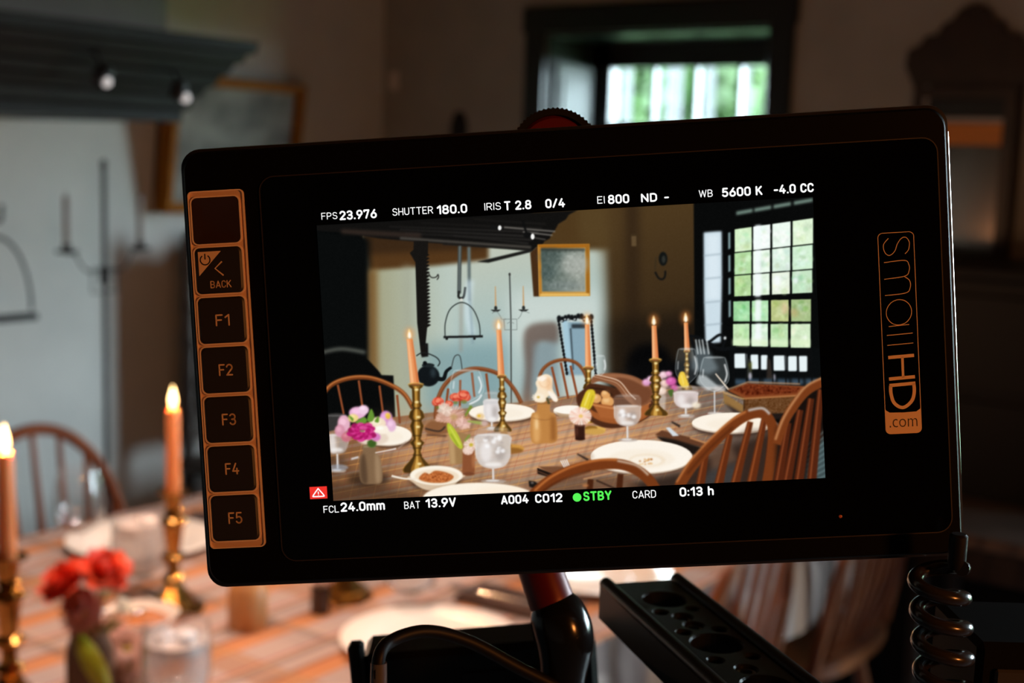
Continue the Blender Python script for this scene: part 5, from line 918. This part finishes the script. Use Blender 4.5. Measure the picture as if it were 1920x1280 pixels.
GLY = {'0': (.56, [lp_(rl_(0, 0, .56, 1, .27))]), '1': (.30, [[(0, .76), (.30, 1), (.30, 0)]]), '2': (.56, [arc_(.28, .72, .28, .28, 165, -25)+[(0, 0), (.56, 0)]]),
 '3': (.56, [arc_(.27, .74, .27, .26, 150, -85)+[(.2, .50)], arc_(.28, .26, .28, .27, 85, -155)]), '4': (.62, [[(.34, 1), (0, .27), (.62, .27)], [(.45, .52), (.45, 0)]]), '5': (.56, [[(.52, 1), (.08, 1), (.05, .53)]+arc_(.27, .31, .29, .31, 125, -150)]),
 '6': (.56, [lp_(rl_(0, 0, .56, .60, .27)), [(.40, 1), (.06, .44)]]), '7': (.54, [[(0, .86), (0, 1), (.54, 1), (.20, 0)]]), '8': (.58, [lp_(rl_(.04, .53, .50, .47, .22)), lp_(rl_(0, 0, .58, .53, .25))]), '9': (.56, [lp_(rl_(0, .40, .56, .60, .27)), [(.16, 0), (.50, .56)]]),
 '.': (.02, [[(0, .02), (.02, .02)]]), ':': (.02, [[(0, .08), (.02, .08)], [(0, .62), (.02, .62)]]), '-': (.34, [[(0, .42), (.34, .42)]]), '/': (.40, [[(0, 0), (.40, 1)]]),
 'F': (.50, [[(.50, 1), (0, 1), (0, 0)], [(0, .52), (.42, .52)]]), 'P': (.54, [[(0, 0), (0, 1), (.28, 1)]+arc_(.28, .72, .26, .28, 90, -90)+[(0, .44)]]), 'S': (.55, [[(q.x, q.y) for q in spl([(.52, .84, 0), (.42, .96, 0), (.27, 1, 0), (.09, .95, 0), (.02, .76, 0), (.10, .57, 0), (.28, .51, 0), (.46, .44, 0), (.55, .25, 0), (.47, .05, 0), (.27, 0, 0), (.10, .04, 0), (0, .17, 0)], 4)]]),
 'H': (.56, [[(0, 0), (0, 1)], [(.56, 0), (.56, 1)], [(0, .5), (.56, .5)]]), 'U': (.56, [[(0, 1)]+arc_(.28, .28, .28, .28, 180, 360)+[(.56, 1)]]), 'T': (.58, [[(0, 1), (.58, 1)], [(.29, 1), (.29, 0)]]), 'E': (.50, [[(.50, 1), (0, 1), (0, 0), (.50, 0)], [(0, .52), (.42, .52)]]),
 'R': (.57, [[(0, 0), (0, 1), (.29, 1)]+arc_(.29, .73, .27, .27, 90, -90)+[(0, .46)], [(.30, .46), (.57, 0)]]), 'I': (.0, [[(0, 0), (0, 1)]]), 'N': (.60, [[(0, 0), (0, 1), (.60, 0), (.60, 1)]]), 'D': (.56, [[(0, 0), (0, 1), (.26, 1)]+arc_(.26, .70, .30, .30, 90, 0)+arc_(.26, .30, .30, .30, 0, -90)+[(0, 0)]]),
 'W': (.92, [[(0, 1), (.22, 0), (.46, .95), (.70, 0), (.92, 1)]]), 'B': (.57, [[(0, 0), (0, 1), (.28, 1)]+arc_(.28, .755, .25, .245, 90, -90)+[(0, .51)], [(.28, .51)]+arc_(.29, .255, .28, .255, 90, -90)+[(0, 0)]]), 'K': (.58, [[(0, 0), (0, 1)], [(.54, 1), (0, .38)], [(.20, .60), (.58, 0)]]), 'C': (.55, [arc_(.28, .70, .28, .30, 15, 180)+arc_(.28, .30, .28, .30, 180, 345)]),
 'L': (.48, [[(0, 1), (0, 0), (.48, 0)]]), 'A': (.64, [[(0, 0), (.32, 1), (.64, 0)], [(.11, .27), (.53, .27)]]), 'V': (.60, [[(0, 1), (.30, 0), (.60, 1)]]), 'Y': (.60, [[(0, 1), (.30, .42), (.60, 1)], [(.30, .42), (.30, 0)]]),
 'm': (.80, [[(0, 0), (0, .72)], arc_(.20, .52, .20, .20, 180, 0)+[(.40, 0)], arc_(.60, .52, .20, .20, 180, 0)+[(.80, 0)]]), 'h': (.46, [[(0, 0), (0, 1)], arc_(.23, .47, .23, .23, 180, 0)+[(.46, 0)]])}
def readout(body, parent, mat, left, base, w, h, z, sw, name='screen_text'):
    """stroke lettering: w, h fitted to the block, sw stroke width in cap heights"""
    x = 0; S = []
    for ch_ in body:
        if ch_ == ' ': x += .46; continue
        gw, pl = GLY[ch_]; S += [[(a+x, b) for a, b in P] for P in pl]; x += gw+sw+.13
    tot = x-.13-sw; t = sw*h; kx = (w-t)/max(tot, .01); ky = (h-t) if body != '-' else 0; m = MB(); zz = z
    for P in S:
        Q = [Vector((left+t/2+a*kx, base+t/2+b*ky)) for a, b in P]
        for a, b in zip(Q, Q[1:]):
            d = b-a
            if d.length < 1e-7: continue
            n = Vector((-d.y, d.x)).normalized()*t/2; m.add([(a.x+n.x, a.y+n.y, zz), (a.x-n.x, a.y-n.y, zz), (b.x-n.x, b.y-n.y, zz), (b.x+n.x, b.y+n.y, zz)], [(0, 1, 2, 3)])
        for a in Q: m.add([(a.x+t/2*math.cos(u), a.y+t/2*math.sin(u), zz) for u in np.linspace(0, 6.283, 11)[:-1]], [tuple(range(10))])
    return m.build(name, mat, parent, smooth=0)
def stroke(pts, w, z, mb, closed=False):
    P = [Vector((p[0], p[1])) for p in pts]; n = len(P); v = []
    for k in range(n):
        a = P[(k-1) % n] if closed or k else P[k]; b = P[(k+1) % n] if closed or k < n-1 else P[k]; t = (b-a).normalized(); nn = Vector((-t.y, t.x))*w/2
        v += [(P[k].x+nn.x, P[k].y+nn.y, z), (P[k].x-nn.x, P[k].y-nn.y, z)]
    mb.add(v, [(2*k, 2*k+1, (2*k+3) % (2*n), (2*k+2) % (2*n)) for k in range(n if closed else n-1)]); return mb
names = ['light_sensor', 'back_button', 'function_button', 'function_button', 'function_button', 'function_button', 'function_button']
for k in range(7):
    yc = .0366-k*.0122
    lo_ = [(rrect(.0116, .0112, .0013, 5, PX-.0002, yc), .0006), (rrect(.0116, .0112, .0013, 5, PX-.0002, yc), .0010), (rrect(.0106, .0102, .0010, 5, PX-.0002, yc), .0013)]
    if k == 0: lo_ = [(rrect(.0116, .0112, .0013, 5, PX-.0002, yc), .0006), (rrect(.0116, .0112, .0013, 5, PX-.0002, yc), .0010), (rrect(.0108, .0104, .0010, 5, PX-.0002, yc), .0010), (rrect(.0070, .0066, .0008, 5, PX-.0002, yc), .0007)]
    b = loops(MB(), lo_).build(names[k], M('sensor_window', (.035, .016, .006), .25) if k == 0 else btn, mon, smooth=25)
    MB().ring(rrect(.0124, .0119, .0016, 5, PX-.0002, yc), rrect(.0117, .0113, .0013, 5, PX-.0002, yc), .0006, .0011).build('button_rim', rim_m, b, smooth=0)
    if k >= 2: readout('F%d' % (k-1), b, bink, PX-.0018, yc-.00145, .0035, .0029, .00135, .13, 'button_label')
    if k == 1:
        readout('BACK', b, bink, PX-.0025, yc-.0043, .0052, .0018, .00135, .14, 'button_label')
        stroke([(PX+.0007, yc+.0021), (PX-.0011, yc+.0005), (PX+.0009, yc-.0013)], .00035, .00135, MB()).build('button_label', bink, b, smooth=0)
        MB().add([(PX-.0051, yc+.0047, .00134), (PX-.0051, yc-.0012, .00134), (PX+.0006, yc+.0047, .00134)], [(0, 1, 2)]).build('power_corner', bink, b, smooth=0)
        m = MB(); cx_, cy_ = PX-.0034, yc+.0027; stroke([(cx_+.0012*math.sin(t), cy_+.0012*math.cos(t)) for t in np.linspace(.6, 5.68, 20)], .0003, .00137, m); stroke([(cx_, cy_+.0015), (cx_, cy_+.0001)], .0003, .00137, m); m.build('power_symbol', btn, b, smooth=0)
# logo down the right side
lg = MB().ring(rrect(.0086, .0483, .0012, 5, .07915, .00035), rrect(.0083, .0480, .00105, 5, .07915, .00035), .0003, .00048).build('logo_outline', ink, mon, smooth=0)
def Z2(X, Y): return (.07485+(X-(120+(Y-100)*.0417))/192*.00857, .0245-(Y-97)/1055*.0483)
def letter(pts, w=.00018, curve=True, closed=False, nm='logo_letter'):
    P = [Z2(*p) for p in pts]
    if curve: P = [(q.x, q.y) for q in spl([(a, b, 0) for a, b in P], 6, closed)]
    return stroke(P, w, .00046, MB(), closed).build(nm, ink, lg, smooth=0)
letter([(178, 127), (152, 160), (160, 200), (185, 216), (212, 195), (225, 160), (245, 132), (268, 126), (288, 150), (285, 190), (266, 212)])
letter([(155, 252), (262, 246), (286, 268), (288, 300), (265, 328), (156, 339)]); letter([(262, 330), (290, 352), (294, 388), (270, 416), (160, 424)])
letter([(234+67*math.cos(t), 515+66*math.sin(t)) for t in np.linspace(0, 6.283, 21)[:-1]], closed=True); letter([(180, 587), (288, 581)], curve=False)
letter([(170, 633), (307, 627)], curve=False); letter([(172, 685), (310, 679)], curve=False)
letter([(177, 749), (314, 744)], .0008, False); letter([(181, 862), (319, 856)], .0008, False); letter([(252, 748), (256, 858)], .0006, False)
letter([(190, 896), (192, 940), (210, 990), (255, 1015), (300, 985), (315, 940), (313, 891)], .0008); letter([(184, 896), (321, 890)], .0008, False)
# solid name tab at the logo's foot
t0, t1 = -.0238, -.0184; tabp = [(.07485, t1+.0012), (.0751, t1+.0004), (.0760, t1-.0002), (.07915, t1-.0003), (.0823, t1-.0002), (.0832, t1+.0004), (.08345, t1+.0012)] + [(q[0], q[1]) for q in rrect(.0086, .0106, .0012, 5, .07915, t0+.0053) if q[1] < t0+.002][::-1]
MB().add([(x, y, .00047) for x, y in tabp[::-1]], [tuple(range(len(tabp)))]).build('logo_tab', ink, lg, smooth=0)
text('.com', lg, M('tab_letters', (.03, .02, .012), .6), .07915, -.0212, .0066, .0020, .00050, -.012, 'tab_lettering', True)
MB().lathe([(.00012, 0), (.0004, 0), (.0004, .0004), (.0001, .0005)], 10, (.0632, -.0431, .0003)).build('glass_glint', M('glint_orange', (.5, .12, .04), .3), mon)  # orange dot painted for the warm light's reflection in the glass
# ------------------------------------------------------------------ the screen: picture first, then its read-outs
scr = screen_mesh(mon)
tw = emission('screen_white', (1, 1, 1), 1.0); tg = emission('screen_green', (.10, .93, .10), 1.0)
for s, x, y, w, h, b in (('FPS', -58.49, 35.25, 3.93, 1.68, 0), ('23.976', -54.05, 34.9, 9.15, 2.26, 1), ('SHUTTER', -41.06, 35.22, 9.9, 1.80, 0), ('180.0', -30.25, 34.9, 7.4, 2.25, 1), ('IRIS', -18.67, 35.22, 4.01, 1.8, 0), ('T 2.8', -13.88, 34.93, 6.59, 2.25, 1), ('0/4', -3.93, 34.9, 4.77, 2.24, 1),
                         ('EI', 8.6, 35.28, 1.8, 1.79, 0), ('800', 11.16, 35.02, 5.13, 2.24, 1), ('ND', 19.11, 35.0, 3.84, 2.11, 1), ('-', 24.65, 35.65, 1.15, 2.1, 1), ('WB', 32.95, 35.38, 3.31, 1.78, 0), ('5600 K', 38.42, 35.12, 9.65, 2.23, 1), ('-4.0 CC', 50.75, 35.12, 9.49, 2.22, 1),
                         ('FCL', -62.37, -36.5, 3.84, 1.78, 0), ('24.0mm', -58.11, -36.4, 10.97, 2.31, 1), ('BAT', -42.38, -36.42, 3.95, 1.84, 0), ('13.9V', -37.1, -36.4, 7.49, 2.3, 1), ('A004', -18.58, -36.4, 6.79, 2.23, 1), ('C012', -10.22, -36.45, 6.65, 2.23, 1), ('STBY', 1.52, -36.48, 6.88, 2.29, 2), ('CARD', 13.47, -36.44, 5.69, 1.89, 0), ('0:13 h', 24.86, -36.52, 8.25, 2.28, 1)):
    readout(s, scr, tg if b == 2 else tw, x/1000, y/1000, w/1000, h/1000, .0008, .19 if b else .12)
MB().add([(.00001+.00105*math.cos(t), -.0355+.00105*math.sin(t), .0008) for t in np.linspace(0, 6.283, 25)[:-1]], [tuple(range(24))]).build('status_dot', tg, scr, smooth=0)
MB().add([(x, y, .0008) for x, y in ((-.0655, -.0329), (-.0612, -.0329), (-.0612, -.0299), (-.0655, -.0299))], [(0, 1, 2, 3)]).build('warning_box', emission('screen_red', (.88, .035, .025), 1.0), scr, smooth=0)
m = stroke([(q.x, q.y) for q in spl([(-.0644, -.0323, 0), (-.0623, -.0323, 0), (-.0620, -.0321, 0), (-.06325, -.0305, 0), (-.06345, -.0305, 0), (-.0647, -.0321, 0)], 4, True)], .0003, .0009, MB(), True); stroke([(-.06335, -.0311), (-.06335, -.0317)], .00025, .0009, m); stroke([(-.06335, -.03185), (-.06335, -.0320)], .00025, .0009, m); m.build('warning_symbol', tw, scr, smooth=0)
# ================================================================== camera rig around the monitor
metal_bk = M('anodised_black', (.007, .0075, .008), .34, spec=.3); rubber = M('black_rubber', (.006, .006, .006), .5, spec=.2); redm = M('red_anodised', (.11, .003, .004), .4, .2); gloss_bk = M('gloss_black', (.006, .007, .008), .16, spec=.35)
R3 = cm.to_3x3()
# mount arm behind the monitor: thumb wheel on top, red collar and black ball below
ar = thing('monitor_mount_arm', 'black articulated mount with red thumb wheel above and red collar below the monitor', 'mount arm', (.2795, .1914, 1.5023))
am = R3.to_4x4()
kn = []
for i in range(120): kn.append(((.01175 if i % 2 else .01135)*math.cos(i*math.pi/60), (.01175 if i % 2 else .01135)*math.sin(i*math.pi/60)))
MB().ring(kn, [(.0098*math.cos(i*math.pi/60), .0098*math.sin(i*math.pi/60)) for i in range(120)], -.004, .003, am).build('knurled_ring', rubber, ar, smooth=0)
MB().lathe([(.0001, .0022), (.0090, .0022), (.0098, .0015), (.0098, -.003), (.0001, -.003)], 40, mx=am, cap=False).build('wheel_face', redm, ar)
org = Vector((.2795, .1914, 1.5023))
def pt_(p): return tuple(Vector(p)-org)
MB().tube([pt_((.2815, .1945, 1.497)), pt_((.285, .2, 1.45)), pt_((.2905, .1999, 1.3870))], .006, 14).build('arm_tube', metal_bk, ar)
ca, cb_ = Vector((.2905, .1999, 1.3885)), Vector((.2885, .1921, 1.3765))
MB().tube([tuple(ca-org), tuple(ca.lerp(cb_, .9)-org), tuple(cb_-org)], [.0063, .0065, .0062], 28).build('red_collar', redm, ar)
MB().tube([tuple(Vector(p)-org) for p in spl([(.2885, .1926, 1.3782), (.2888, .1912, 1.3752), (.2891, .1890, 1.3700), (.2891, .1882, 1.3650), (.2885, .188, 1.358), (.288, .188, 1.350)], 5)], [.0060, .0064, .0068, .0072, .0076, .0079, .0081, .0083, .0084, .0085, .0085, .0085, .0084, .0083, .0082, .008, .0078, .0075, .0072, .0069, .0067, .0065, .0063, .006, .006, .006], 28).build('ball_grip', gloss_bk, ar)
# drilled accessory rail
rl = thing('accessory_rail', 'black drilled metal accessory rail with raised lips under the monitor', 'rail', (.352, .2055, 1.366))
dirv = Vector((.2951-.3447, .1412-.2066, 0)).normalized(); perp = Vector((.315-.2951, .1281-.1412, 0)); perp -= dirv*perp.dot(dirv); RW = .0205; perp.normalize()
rmx = Matrix((dirv, perp, Vector((0, 0, 1)))).transposed().to_4x4()      # local x runs toward the photographer, y across
org2 = Vector((.3447, .2066, 1.366)); rl.location = org2
if rmx.determinant() < 0: rmx = Matrix((dirv, perp, -dirv.cross(perp)*-1)).transposed().to_4x4()
def plate_with_holes(x0, x1, y0, y1, zt, zb, holes):
    me = bpy.data.meshes.new('rail_plate'); base = MB().box(x0, x1, y0, y1, zb, zt, ch=.0006).build('rail_plate', metal_bk, None, smooth=0)
    cut = MB()
    for x, y, r in holes: cut.lathe([(r, zb-.002), (r, zt-.0006), (r+.0005, zt), (r+.0005, zt+.002)], 28, (x, y, 0))
    co_ = cut.build('cutter', None, smooth=0); md = base.modifiers.new('b', 'BOOLEAN'); md.operation = 'DIFFERENCE'; md.object = co_; md.solver = 'EXACT'
    bpy.context.view_layer.update(); me = bpy.data.meshes.new_from_object(base.evaluated_get(bpy.context.evaluated_depsgraph_get())); bpy.data.objects.remove(co_); base.modifiers.clear(); base.data = me
    return base
holes = [(.018, .0102, .0068), (.0285, .0045, .0022), (.0275, .0155, .0020), (.0335, .0095, .0030), (.0410, .0098, .0030), (.0455, .0160, .0021), (.0455, .0045, .0022), (.0555, .0102, .0074), (.0670, .0045, .0022), (.0665, .0158, .0021), (.0745, .0100, .0030), (.0860, .0102, .0068)]
pl = plate_with_holes(0, .105, 0, RW, 0, -.006, holes); pl.parent = rl; pl.matrix_local = rmx; pl.data.materials.clear(); pl.data.materials.append(metal_bk)
for yy in (-.0042, RW+.0002):
    l_ = MB().tube([(-.001, yy+.002, -.0005), (.104, yy+.002, -.0005)], .0022, 14).box(-.001, .104, yy, yy+.004, -.012, -.0005).build('lip', metal_bk, rl); l_.matrix_local = rmx
for x, y, r in (holes[3], holes[4], holes[10]):
    b_ = MB().ring([(x+(r-.0003)*math.cos(t), y+(r-.0003)*math.sin(t)) for t in np.linspace(0, 6.283, 25)[:-1]], [(x+.0017*math.cos(t), y+.0017*math.sin(t)) for t in np.linspace(0, 6.283, 25)[:-1]], -.004, -.0008).build('screw_insert', M('steel_insert', (.35, .35, .36), .2, 1), rl, smooth=0); b_.matrix_local = rmx
# cable loop in front of the camera body
cbz = thing('video_cable', 'thick black cable looping over the camera body with a grey sleeve', 'cable', (.252, .2077, 1.3758)); o3 = Vector((.252, .2077, 1.3758))
pts = [(.236, .2098, 1.3644), (.2365, .2108, 1.3719), (.2426, .2117, 1.3749), (.2519, .2077, 1.3758), (.2621, .2012, 1.3716), (.273, .1928, 1.3633), (.2834, .1854, 1.3559)]
pts[0] = (.2360, .2100, 1.3600)
MB().tube([tuple(Vector(p)-o3) for p in spl(pts, 8)], .00175, 14).build('cord', rubber, cbz)
MB().tube([tuple(Vector(p)-o3) for p in ((.2359, .2100, 1.355), (.2362, .2104, 1.3655), (.23645, .2107, 1.3710))], [.0022, .0022, .0021], 16).build('sleeve', M('grey_sleeve', (.10, .09, .085), .3), cbz)
# camera body below
cmx = (am.copy()); cmx.translation = (0, 0, 0)
bd_ = thing('cinema_camera_body', 'black cinema camera body with a clamp post below the monitor', 'camera body', (.335, .262, 1.30))
ex = (Vector((.3318, .2284, 0))-Vector((.2992, .2715, 0))).normalized(); ey = Vector((-ex.y, ex.x, 0)); bmx = Matrix((ex, ey, Vector((0, 0, 1)))).transposed().to_4x4()
b0 = Vector((.2992, .2715, 1.3378)); bmx = bmx @ Matrix.Rotation(math.radians(-6.5), 4, 'Y'); bmx.translation = b0-Vector(bd_.location)
MB().box(-.002, .075, -.0005, .020, -.09, 0, bmx, ch=.002).build('body', metal_bk, bd_); MB().box(.030, .060, -.0012, -.0004, -.07, -.008, bmx, ch=.0003).build('side_plate', metal_bk, bd_)
MB().box(-.0062, -.0012, -.002, .004, -.08, .0045, bmx, ch=.001).build('clamp_post', rubber, bd_); MB().box(-.0072, -.0002, -.004, .006, -.035, -.012, bmx, ch=.001).build('clamp', metal_bk, bd_)
# coiled cable at the right
cc = thing('coiled_cable', 'black coiled cable hanging from the right corner of the monitor', 'cable', (.2928, .0899, 1.4059)); o4 = Vector((.2928, .0899, 1.4059))
hp_ = []
for i in range(0, 200):
    t = i/199; turns = 4.6; a = -2*math.pi*turns*t+.6; axis = Vector((.2945, .0884, 1.4100)).lerp(Vector((.2936, .0838, 1.3775)), t); w_h = .0055
    hp_.append(tuple(axis+Vector(cr)*w_h*math.cos(a)+Vector((-.80, -.58, 0))*w_h*math.sin(a)*.9-o4))
MB().tube(hp_, .00178, 12).build('cord', M('glossy_cable', (.016, .013, .011), .22), cc)
MB().lathe([(.0016, -.002), (.0021, .0), (.0021, .006), (.0016, .0065)], 16, (.0032, -.0052, .0055)).build('plug', rubber, cc)
bx_ = thing('battery_pack', 'black battery pack at the lower right beside the coiled cable', 'battery', (.318, .064, 1.36)); bmx2 = Matrix((ex, ey, Vector((0, 0, 1)))).transposed().to_4x4(); bmx2.translation = Vector((.3085, .0820, 1.3890))-Vector(bx_.location)
MB().box(0, .05, -.002, .03, -.07, 0, bmx2, ch=.0015).build('pack', M('battery_shell', (.004, .004, .004), .7, spec=.04), bx_); MB().box(.004, .045, -.0035, -.002, -.06, -.006, bmx2, ch=.0006).build('cover', M('battery_cover', (.009, .009, .009), .6), bx_)
